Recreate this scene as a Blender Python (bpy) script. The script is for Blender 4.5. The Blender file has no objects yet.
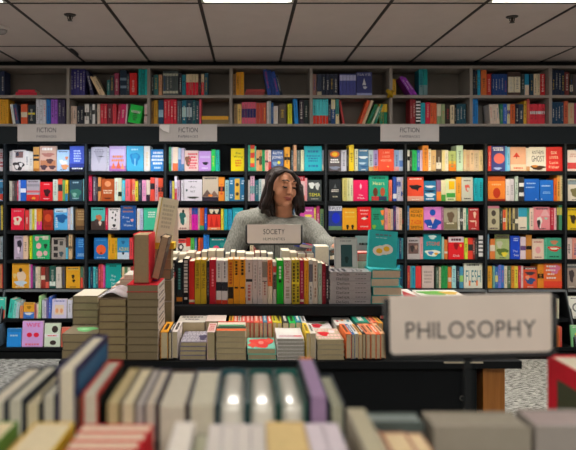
import bpy, bmesh, math, random
from mathutils import Vector, Matrix
random.seed(7)
SC = bpy.context.scene
COL = SC.collection
F = 629.0; CX = 247.0; CY = 190.0; H = 1.5
def P(px, py, Y): return Vector(((px-CX)/F*Y, Y, H-(py-CY)/F*Y))
def XA(px, Y): return (px-CX)/F*Y
def ZA(py, Y): return H-(py-CY)/F*Y

# ---------------- camera, world, lights, exposure ----------------
cam = bpy.data.cameras.new('camera'); cam.sensor_width = 36; cam.lens = F/576*36
cam.shift_x = (288-CX)/576; cam.shift_y = -(225-CY)/576
cam.clip_start = 0.05; cam.clip_end = 60
cam.dof.use_dof = True; cam.dof.focus_distance = 3.7; cam.dof.aperture_fstop = 3.6
camo = bpy.data.objects.new('camera', cam); COL.objects.link(camo)
camo.location = (0, 0, H); camo.rotation_euler = (math.pi/2, 0, 0); SC.camera = camo
w = bpy.data.worlds.new('world'); SC.world = w; w.use_nodes = True
w.node_tree.nodes['Background'].inputs[0].default_value = (1.0, 0.93, 0.86, 1)
w.node_tree.nodes['Background'].inputs[1].default_value = 0.15
SC.view_settings.view_transform = 'Standard'; SC.view_settings.look = 'None'
SC.view_settings.gamma = 1; SC.view_settings.use_curve_mapping = False
SC.view_settings.exposure = 0.0
PANEL_STRENGTH = 15.0
STRIP_STRENGTH = 58.0

# ---------------- helpers ----------------
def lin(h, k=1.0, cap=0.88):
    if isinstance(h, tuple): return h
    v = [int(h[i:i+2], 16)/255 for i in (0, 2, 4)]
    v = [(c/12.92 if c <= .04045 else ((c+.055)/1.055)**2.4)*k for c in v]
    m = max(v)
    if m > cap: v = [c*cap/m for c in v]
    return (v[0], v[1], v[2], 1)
def nmat(name, rough=.5, spec=.35):
    m = bpy.data.materials.new(name); m.use_nodes = True
    b = m.node_tree.nodes['Principled BSDF']; b.inputs['Roughness'].default_value = rough
    b.inputs['Specular IOR Level'].default_value = spec
    return m, m.node_tree, b
def attr_mat(name, rough=.5, spec=.35, noise=.06, scale=60, bump=0):
    m, nt, b = nmat(name, rough, spec)
    a = nt.nodes.new('ShaderNodeAttribute'); a.attribute_name = 'Col'
    n = nt.nodes.new('ShaderNodeTexNoise'); n.inputs['Scale'].default_value = scale
    tc = nt.nodes.new('ShaderNodeTexCoord'); nt.links.new(tc.outputs['Object'], n.inputs['Vector'])
    mp = nt.nodes.new('ShaderNodeMapRange'); mp.inputs[3].default_value = 1-noise; mp.inputs[4].default_value = 1+noise
    nt.links.new(n.outputs[0], mp.inputs[0])
    mx = nt.nodes.new('ShaderNodeVectorMath'); mx.operation = 'MULTIPLY'
    nt.links.new(a.outputs['Color'], mx.inputs[0]); nt.links.new(mp.outputs[0], mx.inputs[1])
    nt.links.new(mx.outputs[0], b.inputs['Base Color'])
    if bump:
        bp = nt.nodes.new('ShaderNodeBump'); bp.inputs['Strength'].default_value = bump; bp.inputs['Distance'].default_value = .004
        nt.links.new(n.outputs[0], bp.inputs['Height']); nt.links.new(bp.outputs[0], b.inputs['Normal'])
    return m
M = {}
M['print'] = attr_mat('printed_cover', .5, .25)
M['gloss'] = attr_mat('gloss_cover', .18, .5)
M['paper'] = attr_mat('page_edges', .8, .15, .10, 90)
M['matte'] = attr_mat('painted_board', .6, .15, .08, 12)
M['skin'] = attr_mat('skin', .5, .35, .05, 40)
M['metal'] = attr_mat('dull_metal', .35, .5, .04, 20)
def wrapmat():
    m, nt, b = nmat('shrink_wrap', .12, .6)
    a = nt.nodes.new('ShaderNodeAttribute'); a.attribute_name = 'Col'
    nt.links.new(a.outputs['Color'], b.inputs['Base Color']); b.inputs['Coat Weight'].default_value = .3
    return m
M['wrap'] = wrapmat()

def tag(o, label=None, cat=None, group=None, kind=None):
    if label: o['label'] = label
    if cat: o['category'] = cat
    if group: o['group'] = group
    if kind: o['kind'] = kind
    return o
def empty(name, loc=(0, 0, 0), rz=0):
    o = bpy.data.objects.new(name, None); o.empty_display_size = .05
    o.location = loc; o.rotation_euler = (0, 0, rz); COL.objects.link(o); return o

_glyph = {}
def glyph(ch):
    if ch in _glyph: return _glyph[ch]
    c = bpy.data.curves.new('g', 'FONT'); c.body = ch; c.size = 1; c.resolution_u = 3
    o = bpy.data.objects.new('g', c); COL.objects.link(o)
    bpy.context.view_layer.update()
    me = o.to_mesh()
    vs = [(v.co.x, v.co.y) for v in me.vertices]; fs = [tuple(p.vertices) for p in me.polygons]
    o.to_mesh_clear(); bpy.data.objects.remove(o); bpy.data.curves.remove(c)
    if vs: x0 = min(v[0] for v in vs); x1 = max(v[0] for v in vs)
    else: x0, x1 = 0, .25
    _glyph[ch] = (vs, fs, x0, x1); return _glyph[ch]

class MB:
    """collects coloured polygons for ONE object"""
    def __init__(s): s.v = []; s.f = []; s.c = []; s.m = []; s.M = Matrix.Identity(4); s.mi = 0
    def poly(s, pts, col):
        n = len(s.v); s.v += [s.M @ Vector(p) for p in pts]
        s.f.append(tuple(range(n, n+len(pts)))); s.c.append(col); s.m.append(s.mi)
    def mesh(s, pts, faces, col):
        n = len(s.v); s.v += [s.M @ Vector(p) for p in pts]
        for f in faces: s.f.append(tuple(n+i for i in f)); s.c.append(col); s.m.append(s.mi)
    def box(s, x0, x1, y0, y1, z0, z1, col, cols=None):
        p = [(x0, y0, z0), (x1, y0, z0), (x1, y1, z0), (x0, y1, z0), (x0, y0, z1), (x1, y0, z1), (x1, y1, z1), (x0, y1, z1)]
        fs = [(3, 2, 1, 0), (4, 5, 6, 7), (0, 1, 5, 4), (1, 2, 6, 5), (2, 3, 7, 6), (3, 0, 4, 7)]
        nm = ('bottom', 'top', 'front', 'right', 'back', 'left')
        n = len(s.v); s.v += [s.M @ Vector(q) for q in p]
        for f, k in zip(fs, nm):
            s.f.append(tuple(n+i for i in f)); s.c.append(cols.get(k, col) if cols else col); s.m.append(s.mi)
    def prism(s, poly, d0, d1, col, axis='y'):
        """poly in x,z extruded along y (d0 near .. d1 far)"""
        n = len(poly)
        mk = (lambda a, b, d: (a, d, b)) if axis == 'y' else (lambda a, b, d: (d, a, b)) if axis == 'x' else (lambda a, b, d: (a, b, d))
        pts = [mk(a, b, d0) for a, b in poly]+[mk(a, b, d1) for a, b in poly]
        fs = [tuple(range(n)), tuple(range(2*n-1, n-1, -1))]+[(i, i+n, (i+1) % n+n, (i+1) % n) for i in range(n)]
        s.mesh(pts, fs, col)
    def tube(s, pts, r, col, n=8):
        rings = []
        rr = r if isinstance(r, (list, tuple)) else [r]*len(pts)
        pts = [Vector(p) for p in pts]
        for i, p in enumerate(pts):
            t = (pts[min(i+1, len(pts)-1)]-pts[max(i-1, 0)]).normalized()
            a = t.cross(Vector((0, 0, 1)))
            if a.length < .1: a = t.cross(Vector((0, 1, 0)))
            a.normalize(); b = t.cross(a)
            rings.append([p+(a*math.cos(2*math.pi*k/n)+b*math.sin(2*math.pi*k/n))*rr[i] for k in range(n)])
        vs = [q for g in rings for q in g]; fs = []
        for i in range(len(pts)-1):
            for k in range(n): fs.append((i*n+k, i*n+(k+1) % n, (i+1)*n+(k+1) % n, (i+1)*n+k))
        fs += [tuple(range(n-1, -1, -1)), tuple(range(len(vs)-n, len(vs)))]
        s.mesh(vs, fs, col)
    def ell(s, c, r, col, rot=None, nu=20, nv=12):
        vs = []; fs = []
        R = rot if rot else Matrix.Identity(3)
        for j in range(1, nv):
            t = math.pi*j/nv
            for i in range(nu):
                a = 2*math.pi*i/nu
                vs.append(Vector(c)+R @ Vector((r[0]*math.sin(t)*math.cos(a), r[1]*math.sin(t)*math.sin(a), r[2]*math.cos(t))))
        for j in range(nv-2):
            for i in range(nu): fs.append((j*nu+i, (j+1)*nu+i, (j+1)*nu+(i+1) % nu, j*nu+(i+1) % nu))
        vs += [Vector(c)+R @ Vector((0, 0, r[2])), Vector(c)-R @ Vector((0, 0, r[2]))]
        T = len(vs)-2; B = len(vs)-1
        for i in range(nu):
            fs.append((T, i, (i+1) % nu)); fs.append((B, (nv-2)*nu+(i+1) % nu, (nv-2)*nu+i))
        s.mesh(vs, fs, col)
    def text(s, st, o, u, v, wbox, hbox, col, nrm_off=.0004, space=.12):
        """text fitted in a box centred at o; u,v unit vectors across and up"""
        o = Vector(o); u = Vector(u); v = Vector(v); nn = u.cross(v)*nrm_off
        x = 0; items = []
        for ch in st:
            if ch == ' ': x += .35; continue
            vs, fs, a, b = glyph(ch); items.append((vs, fs, x-a)); x += (b-a)+space
        x -= space
        if x <= 0: return
        sy = hbox/.73; sx = wbox/x
        if sx > sy*1.15: sx = sy*1.15
        for vs, fs, dx in items:
            s.mesh([o+u*((q[0]+dx-x/2)*sx)+v*((q[1]-.365)*sy)+nn for q in vs], fs, col)
    def build(s, name, mats, parent=None, smooth=False, bevel=0, seg=2):
        me = bpy.data.meshes.new(name); me.from_pydata([tuple(q) for q in s.v], [], s.f)
        a = me.color_attributes.new('Col', 'FLOAT_COLOR', 'CORNER')
        dat = []
        for p, c in zip(me.polygons, s.c):
            for _ in range(p.loop_total): dat += [c[0], c[1], c[2], 1.0]
        a.data.foreach_set('color', dat)
        if not isinstance(mats, (list, tuple)): mats = [mats]
        for m in mats: me.materials.append(m)
        if len(mats) > 1: me.polygons.foreach_set('material_index', s.m)
        if smooth: me.polygons.foreach_set('use_smooth', [True]*len(me.polygons))
        o = bpy.data.objects.new(name, me); COL.objects.link(o)
        if parent: o.parent = parent
        if bevel:
            b = o.modifiers.new('bevel', 'BEVEL'); b.width = bevel; b.segments = seg; b.limit_method = 'ANGLE'
            if smooth: o.modifiers.new('wn', 'WEIGHTED_NORMAL')
        return o
    def empty(s): return not s.f

NAMES = [('black', 24, 24, 28), ('charcoal', 55, 58, 62), ('grey', 125, 125, 125), ('pale grey', 178, 178, 178), ('white', 232, 232, 232),
 ('cream', 230, 218, 190), ('tan', 196, 160, 112), ('brown', 110, 70, 40), ('dark brown', 62, 42, 30), ('red', 215, 40, 42), ('dark red', 130, 30, 36),
 ('orange', 240, 130, 40), ('red-orange', 236, 85, 48), ('yellow', 235, 205, 40), ('mustard', 205, 150, 40), ('olive', 120, 120, 60),
 ('green', 45, 160, 80), ('dark green', 30, 85, 60), ('pale green', 170, 205, 150), ('lime green', 180, 200, 50), ('teal', 30, 130, 130), ('turquoise', 45, 185, 195),
 ('pale teal', 140, 195, 195), ('blue', 35, 95, 180), ('navy', 32, 42, 92), ('pale blue', 150, 190, 230), ('slate blue', 90, 115, 160), ('sky blue', 70, 155, 215), ('purple', 110, 55, 140),
 ('mauve', 160, 125, 165), ('lilac', 205, 170, 220), ('pink', 238, 150, 175), ('pale pink', 235, 200, 200), ('hot pink', 228, 35, 110), ('magenta', 190, 45, 140), ('salmon', 228, 130, 115)]
def cname(h):
    r, g, b = [int(h[i:i+2], 16) for i in (0, 2, 4)]
    return min(NAMES, key=lambda n: 2*(n[1]-r)**2+3*(n[2]-g)**2+2*(n[3]-b)**2)[0]
ORD = ['first', 'second', 'third', 'fourth', 'fifth', 'sixth', 'seventh', 'eighth', 'ninth', 'tenth', 'eleventh', 'twelfth', 'thirteenth', 'fourteenth',
 'fifteenth', 'sixteenth', 'seventeenth', 'eighteenth', 'nineteenth', 'twentieth', 'twenty-first', 'twenty-second', 'twenty-third', 'twenty-fourth', 'twenty-fifth',
 'twenty-sixth', 'twenty-seventh', 'twenty-eighth', 'twenty-ninth', 'thirtieth']
def lum(c): return .2126*c[0]+.7152*c[1]+.0722*c[2]
def dim(c, k): return (c[0]*k, c[1]*k, c[2]*k, 1)
PAGE = lin('e4dac2')

# a printed design on the front of a cover: origin, u, v span the face (o = lower left corner)
def design(mb, o, u, v, spec, k=1.0):
    o = Vector(o); u = Vector(u); v = Vector(v); W = u.length; Hh = v.length
    un = u.normalized(); vn = v.normalized(); n = un.cross(vn); lay = 0
    for it in [q for q in spec.split(';') if q.strip()]:
        t = it.split(' ', 6); lay += 1; off = n*(.0005+.00025*lay)
        kind = t[0]; cx, cy, w_, h_ = [float(z) for z in t[1:5]]; col = lin(t[5], k)
        c = o+u*cx+v*cy+off; a = u*(w_/2); b = v*(h_/2)
        if kind == 'r': mb.poly([c-a-b, c+a-b, c+a+b, c-a+b], col)
        elif kind == 'o': mb.poly([c+a*math.cos(q*math.pi/9)+b*math.sin(q*math.pi/9) for q in range(18)], col)
        elif kind == 'v': mb.poly([c-a-b, c+a-b, c+b], col)           # triangle
        elif kind == 'd': mb.poly([c-a, c-b, c+a, c+b], col)           # diamond
        elif kind == 'w':                                               # wavy blob
            mb.poly([c+(a*math.cos(q*math.pi/10)+b*math.sin(q*math.pi/10))*(1+.16*math.sin(q*math.pi/10*3)+.10*math.sin(q*math.pi/10*5+1)) for q in range(20)], col)
        elif kind == 't': mb.text(t[6] if len(t) > 6 else 'A', c, un, vn, w_*W, h_*Hh, col, 0)
        elif kind == 'T':                                               # lines too small to read
            rows = max(1, int(t[6]) if len(t) > 6 else 2); rr = random.Random(int(cx*100)+int(cy*100)+rows)
            for i in range(rows):
                yy = cy+h_/2-(i+.5)*h_/rows; x = cx-w_/2*rr.uniform(.7, 1)
                xe = 2*cx-x
                while x < xe-.04:
                    ww = min(rr.uniform(.05, .16), xe-x); cc = o+u*(x+ww/2)+v*yy+off; a2 = u*(ww/2); b2 = v*(h_/rows*.3)
                    mb.poly([cc-a2-b2, cc+a2-b2, cc+a2+b2, cc-a2+b2], col); x += ww+.03

# standing book, spine towards -Y: fills x0..x1, y0..y1, z0..z1
def spine_book(mb, x0, x1, y0, y1, z0, z1, hexc, k, bands='', title=True, rnd=None):
    col = lin(hexc, k); rnd = rnd or random.Random(int(x0*1e4) & 0xffff)
    t = min(.0025, (x1-x0)*.12)
    # cover: U section so that the page block shows on top
    mb.box(x0, x0+t, y0, y1, z0, z1, col); mb.box(x1-t, x1, y0, y1, z0, z1, col); mb.box(x0+t, x1-t, y0, y0+t, z0, z1, col)
    mb.mi = 1; mb.box(x0+t, x1-t, y0+t, y1-.003, z0+.002, z1-.003, PAGE); mb.mi = 0
    W = x1-x0; HH = z1-z0; o = Vector((x0, y0, z0))
    for b in [q for q in bands.split('|') if q]:
        rng, hc = b.split('='); a, c = [float(q) for q in rng.split('-')]
        mb.poly([(x0, y0-.0004, z0+a*HH), (x1, y0-.0004, z0+a*HH), (x1, y0-.0004, z0+c*HH), (x0, y0-.0004, z0+c*HH)], lin(hc, k))
    if title:
        ink = (lin('f0ece0', k) if lum(col) < .22 else lin('2c2a30', 1)) if rnd.random() < .8 else lin(rnd.choice(['d03030', '203878', 'f0c830']), k)
        mxx = rnd.uniform(.35, .8); ink = tuple(col[i]*(1-mxx)+ink[i]*mxx for i in range(3))+(1,)
        a = rnd.uniform(.15, .35); c = rnd.uniform(.65, .92); z = a
        while z < c:
            d = rnd.uniform(.02, .07); wv = W*rnd.uniform(.10, .22)
            mb.poly([(x0+W/2-wv, y0-.0008, z0+z*HH), (x0+W/2+wv, y0-.0008, z0+z*HH), (x0+W/2+wv, y0-.0008, z0+(z+d)*HH), (x0+W/2-wv, y0-.0008, z0+(z+d)*HH)], ink)
            z += d+rnd.uniform(.02, .04)
def enrich(spec, hexc):
    """covers without any lettering get a small line of it"""
    if any(q.strip()[:1] in ('t', 'T') for q in spec.split(';')): return spec
    ink = 'f4efe4' if lum(lin(hexc)) < .3 else '3a343c'
    return spec+(';' if spec else '')+f'T .5 .92 .75 .07 {ink} 1;T .5 .06 .6 .05 {ink} 1'
# book with its front cover towards -Y
def face_book(mb, x0, x1, y0, th, z0, z1, hexc, k, spec, tilt=.02):
    col = lin(hexc, k)
    sh = Matrix.Identity(4); sh[1][2] = tilt; M0 = mb.M
    mb.M = M0 @ Matrix.Translation((0, y0, z0)) @ sh @ Matrix.Translation((0, -y0, -z0))
    t = .0015
    mb.box(x0, x1, y0, y0+t, z0, z1, col); mb.box(x0, x1, y0+th-t, y0+th, z0, z1, col); mb.box(x0, x0+t, y0+t, y0+th-t, z0, z1, col)
    mb.mi = 1; mb.box(x0+t, x1-.002, y0+t, y0+th-t, z0+.002, z1-.002, PAGE); mb.mi = 0
    design(mb, (x0, y0, z0), (x1-x0, 0, 0), (0, 0, z1-z0), enrich(spec, hexc), k)
    mb.M = M0
# ---------------- the setting ----------------
YB = 5.80                      # front plane of the wall books
CEIL = 2.70; XL, XR, Y0, Y1 = -4.6, 5.4, -3.2, 6.12
def carpet():
    m, nt, b = nmat('carpet', .95, .05)
    tc = nt.nodes.new('ShaderNodeTexCoord'); mp = nt.nodes.new('ShaderNodeMapping'); mp.inputs['Scale'].default_value = (14, 60, 20)
    n = nt.nodes.new('ShaderNodeTexNoise'); n.inputs['Scale'].default_value = 1.6; n.inputs['Detail'].default_value = 4
    r = nt.nodes.new('ShaderNodeValToRGB'); r.color_ramp.elements[0].position = .40; r.color_ramp.elements[0].color = (.10, .10, .09, 1)
    r.color_ramp.elements[1].position = .58; r.color_ramp.elements[1].color = (.62, .62, .57, 1)
    nt.links.new(tc.outputs['Object'], mp.inputs[0]); nt.links.new(mp.outputs[0], n.inputs['Vector']); nt.links.new(n.outputs[0], r.inputs[0]); nt.links.new(r.outputs[0], b.inputs['Base Color'])
    bp = nt.nodes.new('ShaderNodeBump'); bp.inputs['Strength'].default_value = .4; nt.links.new(n.outputs[0], bp.inputs['Height']); nt.links.new(bp.outputs[0], b.inputs['Normal'])
    return m
def woodmat():
    m, nt, b = nmat('orange_wood', .4, .4)
    tc = nt.nodes.new('ShaderNodeTexCoord'); mp = nt.nodes.new('ShaderNodeMapping'); mp.inputs['Scale'].default_value = (30, 30, 2)
    n = nt.nodes.new('ShaderNodeTexNoise'); n.inputs['Scale'].default_value = 2; n.inputs['Detail'].default_value = 5
    r = nt.nodes.new('ShaderNodeValToRGB'); r.color_ramp.elements[0].color = (.36, .12, .02, 1); r.color_ramp.elements[1].color = (.62, .25, .055, 1)
    nt.links.new(tc.outputs['Object'], mp.inputs[0]); nt.links.new(mp.outputs[0], n.inputs['Vector']); nt.links.new(n.outputs[0], r.inputs[0]); nt.links.new(r.outputs[0], b.inputs['Base Color'])
    return m
M['wood'] = woodmat()
m = MB(); m.box(XL, XR, Y0, Y1, -.1, 0, lin('777777')); tag(m.build('floor', carpet()), kind='structure')
m = MB(); m.box(XL, XR, Y1, Y1+.1, 0, CEIL, lin('2a2c30')); tag(m.build('wall_back', M['matte']), kind='structure')
# suspended ceiling: slab, 0.6 m tiles with panels left open for lamps, tee grid
TW = .6087; TX0 = XA(10, 4.03); TYS = 4.03
xs = [TX0+TW*i for i in range(-6, 12)]; ys = [TYS+1.21*j for j in range(-6, 2)]+[Y1]
m = MB(); m.box(XL, XR, Y0, Y1, CEIL+.012, CEIL+.06, lin('8c8480', 1.0)); 
tile = lin('d0c2be', 1.0)
def is_lamp(i, j): return (i-5) % 3 == 0 and j in (1, 5)
lamps = []
for i in range(len(xs)-1):
    for j in range(len(ys)-1):
        a, b, c, d = max(xs[i], XL), min(xs[i+1], XR), max(ys[j], Y0), min(ys[j+1], Y1)
        if b-a < .05 or d-c < .05: continue
        if is_lamp(i, j): lamps.append((a, b, c, d)); continue
        m.box(a+.012, b-.012, c+.012, d-.012, CEIL-.003, CEIL+.0119, tile)
tag(m.build('ceiling', attr_mat('ceiling_tile', .9, .1, .05, 8, .25)), kind='structure')
m = MB()
for x in xs:
    if XL < x < XR: m.box(x-.011, x+.011, Y0, Y1, CEIL-.006, CEIL+.0118, lin('3a3634'))
for y in ys[1:-1]: m.box(XL, XR, y-.009, y+.009, CEIL-.0055, CEIL+.0117, lin('3a3634'))
tag(m.build('trim_1', M['matte']), kind='structure')
def emis(name, col, s):
    mm = bpy.data.materials.new(name); mm.use_nodes = True; nt = mm.node_tree
    b = nt.nodes['Principled BSDF']; b.inputs['Base Color'].default_value = (.8, .8, .8, 1)
    b.inputs['Emission Color'].default_value = col; b.inputs['Emission Strength'].default_value = s; return mm
EP = emis('lamp_diffuser', (1.0, .95, .88, 1), PANEL_STRENGTH)
lamps.sort(key=lambda q: (-q[2], q[0]))
for n, (a, b, c, d) in enumerate(lamps):
    r = empty('ceiling_light', ((a+b)/2, (c+d)/2, CEIL))
    row = 'in the row nearest the bookcases' if c > 2 else 'in the row behind the viewer'
    k = sorted(set(round(q[0], 2) for q in lamps)).index(round(a, 2))
    tag(r, f'recessed white ceiling light panel {row}, {ORD[k]} from the left', 'ceiling light', 'ceiling light panels')
    q = MB(); q.M = Matrix.Translation((-(a+b)/2, -(c+d)/2, -CEIL))
    q.box(a+.03, b-.03, c+.03, d-.03, CEIL+.001, CEIL+.0119, (1, 1, 1, 1)); q.build('diffuser', EP, r)
    q = MB(); q.M = Matrix.Translation((-(a+b)/2, -(c+d)/2, -CEIL))
    for bx in ((a+.012, b-.012, c+.012, c+.03), (a+.012, b-.012, d-.03, d-.012), (a+.012, a+.03, c+.03, d-.03), (b-.03, b-.012, c+.03, d-.03)):
        q.box(bx[0], bx[1], bx[2], bx[3], CEIL-.006, CEIL+.0119, lin('c8c8c4'))
    q.build('frame', M['matte'], r)
r = empty('added_downlight', (.0, .47, CEIL)); tag(r, 'small round ceiling lamp added out of frame for highlights on the wrapped books', 'ceiling light')  # added lamp out of frame, gives the highlights on the wrapped books
q = MB(); q.tube([(0, 0, -.004), (0, 0, -.014)], .12, lin('d0d0cc'), 28); q.build('rim', M['matte'], r)
q = MB(); q.tube([(0, 0, -.0145), (0, 0, -.018)], .10, (1, 1, 1, 1), 28); q.build('diffuser', emis('added_downlight_diffuser', (1, .97, .92, 1), 26), r)
# sprinklers and dome camera
for px, py, lb in ((70, 15, 'dark ceiling sprinkler head above the left shelves'), (512, 17, 'dark ceiling sprinkler head above the right shelves')):
    Y = (CEIL-H)*F/(CY-py)-.02; r = empty('sprinkler', (XA(px, Y), Y, CEIL)); tag(r, lb, 'sprinkler', 'ceiling sprinklers')
    q = MB(); q.tube([(0, 0, -.003), (0, 0, -.010)], [.042, .036], lin('2a2420'), 20); q.build('plate', M['metal'], r)
    q = MB(); q.tube([(0, 0, -.010), (0, 0, -.035)], .008, lin('2a2420')); q.tube([(-.016, 0, -.012), (-.016, 0, -.03), (0, 0, -.042), (.016, 0, -.03), (.016, 0, -.012)], .003, lin('2a2420'))
    q.box(-.014, .014, -.014, .014, -.046, -.042, lin('2a2420')); q.build('nozzle', M['metal'], r)
Y = 4.62; r = empty('dome_camera', (XA(1, Y), Y, CEIL)); tag(r, 'white dome camera on the ceiling at the left edge', 'camera')
q = MB(); q.tube([(0, 0, -.003), (0, 0, -.025)], [.062, .056], lin('d8d0cc'), 24); q.build('mount_ring', M['matte'], r)
q = MB(); q.ell((0, 0, -.025), (.045, .045, .035), lin('9a9494')); q.build('dome', M['gloss'], r, smooth=True)
Y = 5.3
r = MB(); r.tube([P(71, 50, 5.32)+Vector((0, 0, .02)), P(77, 57, 5.5)+Vector((0, 0, .02))], .016, lin('14191a')); 
tag(r.build('spotlight_rail', M['metal']), 'short black spotlight rail on the ceiling at the upper left', 'rail')

# ---------------- upper bookcases (pale grey laminate) ----------------
UZ = {k: ZA(v, YB) for k, v in dict(top=66, topb=68.5, a=95.4, ab=98.2, b=124, bb=126.5).items()}
udx = [-90, -10.5, 68.5, 149, 231, 311, 390.5, 470.5, 549.5, 630]
lam = lin('a39a92', 1.05); lamin = lin('8d857c', .9)
UN = ['off-frame first', 'leftmost', 'second', 'third', 'fourth', 'fifth', 'sixth', 'seventh', 'rightmost']
for i in range(len(udx)-1):
    a = XA(udx[i], YB); b = XA(udx[i+1], YB); r = empty('overhead_bookcase', ((a+b)/2, YB, UZ['bb']))
    lb = ['grey laminate overhead bookcase ending past the left edge', 'grey laminate overhead bookcase above the left FICTION sign', 'grey overhead bookcase with a bright green leaning book',
          'grey overhead bookcase above the FICTION sign with folded corner', 'grey overhead bookcase with dark blue books leaning on its top shelf', 'grey overhead bookcase holding the cover of a dark navy book',
          'grey overhead bookcase with the leaning purple book', 'grey overhead bookcase with row of red and white books', 'grey laminate overhead bookcase cut by right edge'][i]
    tag(r, lb, 'bookcase', 'overhead bookcases'); T = Matrix.Translation((-(a+b)/2, -YB, -UZ['bb']))
    q = MB(); q.M = T; q.box(a-.0135, a+.0135, YB-.02, YB+.29, UZ['bb'], UZ['top'], lam); q.build('upright', M['matte'], r)
    if i == len(udx)-2: q = MB(); q.M = T; q.box(b-.0135, b+.0135, YB-.02, YB+.29, UZ['bb'], UZ['top'], lam); q.build('upright', M['matte'], r)
    for z0, z1, nm in ((UZ['topb'], UZ['top'], 'top_board'), (UZ['ab'], UZ['a'], 'shelf'), (UZ['bb'], UZ['b'], 'shelf')):
        q = MB(); q.M = T; q.box(a+.0136, b-.0136, YB-.019, YB+.28, z0, z1, lam); q.build(nm, M['matte'], r)
    q = MB(); q.M = T; q.box(a+.0136, b-.0136, YB+.281, YB+.29, UZ['bb'], UZ['top'], lamin); q.build('back_panel', M['matte'], r)
# ---------------- fascia, strip lights, signs ----------------
FY = 5.50
m = MB(); m.box(XA(-92, YB), XA(632, YB), FY, FY+.02, ZA(143.8, FY), ZA(126.8, FY)-.002, lin('1a2024', 1)); m.box(XA(-92, YB), XA(632, YB), FY+.02, YB-.03, ZA(126.8, FY)-.02, ZA(126.8, FY)-.002, lin('1a2024', 1)); m.box(XA(-92, YB), XA(632, YB), YB-.03, YB+.29, ZA(139, YB), UZ['bb']-.003, lin('15191c'))
tag(m.build('fascia', M['matte']), 'long black fascia board behind the FICTION signs', 'fascia')
m = MB(); m.box(XA(-92, YB), XA(632, YB), YB+.05, YB+.29, UZ['top']+.002, CEIL-.01, lin('15181a')); tag(m.build('trim_2', M['matte']), kind='structure')
ldx = [-74.5, 5.5, 86.5, 165.5, 246, 325.5, 405, 485, 564.5, 644]
SG = [None, None]
for i in range(1, 9):
    a = XA(ldx[i] if i else ldx[0], YB)+.03; b = XA(ldx[i+1] if i < 9 else 0, YB)-.03
    t = min(1, max(0, (i-1)/5.0)); cl = (.72+.28*t, .84+.03*t, 1.0-.34*t, 1)
    sm = emis('strip_lamp', cl, STRIP_STRENGTH*(1.0 if i < 3 else .8))
    r = empty('strip_light', ((a+b)/2, FY+.05, ZA(143.8, FY)+.045))
    tag(r, f'slim shelf strip light under the black fascia, {ORD[i-1]} from the left', 'strip light', 'strip lights under the fascia')
    q = MB(); q.box(-(b-a)/2, (b-a)/2, -.02, .02, -.012, -.001, lin('303030')); q.build('housing', M['metal'], r)
    q = MB(); q.box(-(b-a)/2+.01, (b-a)/2-.01, -.012, .012, -.018, -.0125, (1, 1, 1, 1)); q.build('tube', sm, r)
def fiction(px0, px1, lb, fold=False):
    Y = FY-.012; z0 = ZA(141.3, Y); z1 = ZA(124.4, Y); a = XA(px0, Y); b = XA(px1, Y)
    r = empty('shelf_sign', ((a+b)/2, Y, z0)); tag(r, lb, 'sign', 'FICTION signs'); T = Matrix.Translation((-(a+b)/2, -Y, -z0))
    q = MB(); q.M = T; q.box(a, b, Y, Y+.006, z0, z1, lin('b6b0ae', 1.15)); o = Vector(((a+b)/2, Y, z0)); h = z1-z0
    q.text('FICTION', o+Vector((0, 0, h*.68)), (1, 0, 0), (0, 0, 1), (b-a)*.33, h*.30, lin('26283c'))
    q.text('PAPERBACKS', o+Vector((0, 0, h*.29)), (1, 0, 0), (0, 0, 1), (b-a)*.34, h*.15, lin('50505e'), space=.08)
    q.build('panel', M['matte'], r)
    if fold:
        q = MB(); q.M = T; w_ = (b-a)
        q.mesh([(a+.004, Y-.002, z1-.004), (a+w_*.18, Y-.002, z1-.004), (a+w_*.185, Y-.055, z0+h*.47), (a+w_*.08, Y-.04, z0+h*.6), (a+.004, Y-.022, z0+h*.8)], [(0, 4, 3, 2, 1)], lin('f2ecea'))
        q.build('folded_paper', M['matte'], r)
fiction(17.5, 75.5, 'pale FICTION PAPERBACKS sign on the fascia, leftmost of three')
fiction(159.3, 217, 'pale FICTION PAPERBACKS sign with a folded white paper corner', True)
fiction(380.5, 439, 'pale FICTION PAPERBACKS sign on the fascia, rightmost of three')
q = MB(); Y = YB-.045
q.M = Matrix.Translation(P(390, 94, Y))
q.tube([(-.03, 0, .035), (.0, -.012, .01), (.02, 0, -.03)], [.016, .024, .014], lin('c8a020', 1)); q.tube([(.025, 0, .03), (0, -.01, .005), (-.02, 0, -.035)], [.012, .02, .012], lin('b89018'))
tag(q.build('ribbon_bow', M['print'], smooth=True), 'crumpled yellow ribbon on the upright between overhead bookcases', 'ribbon')

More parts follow.
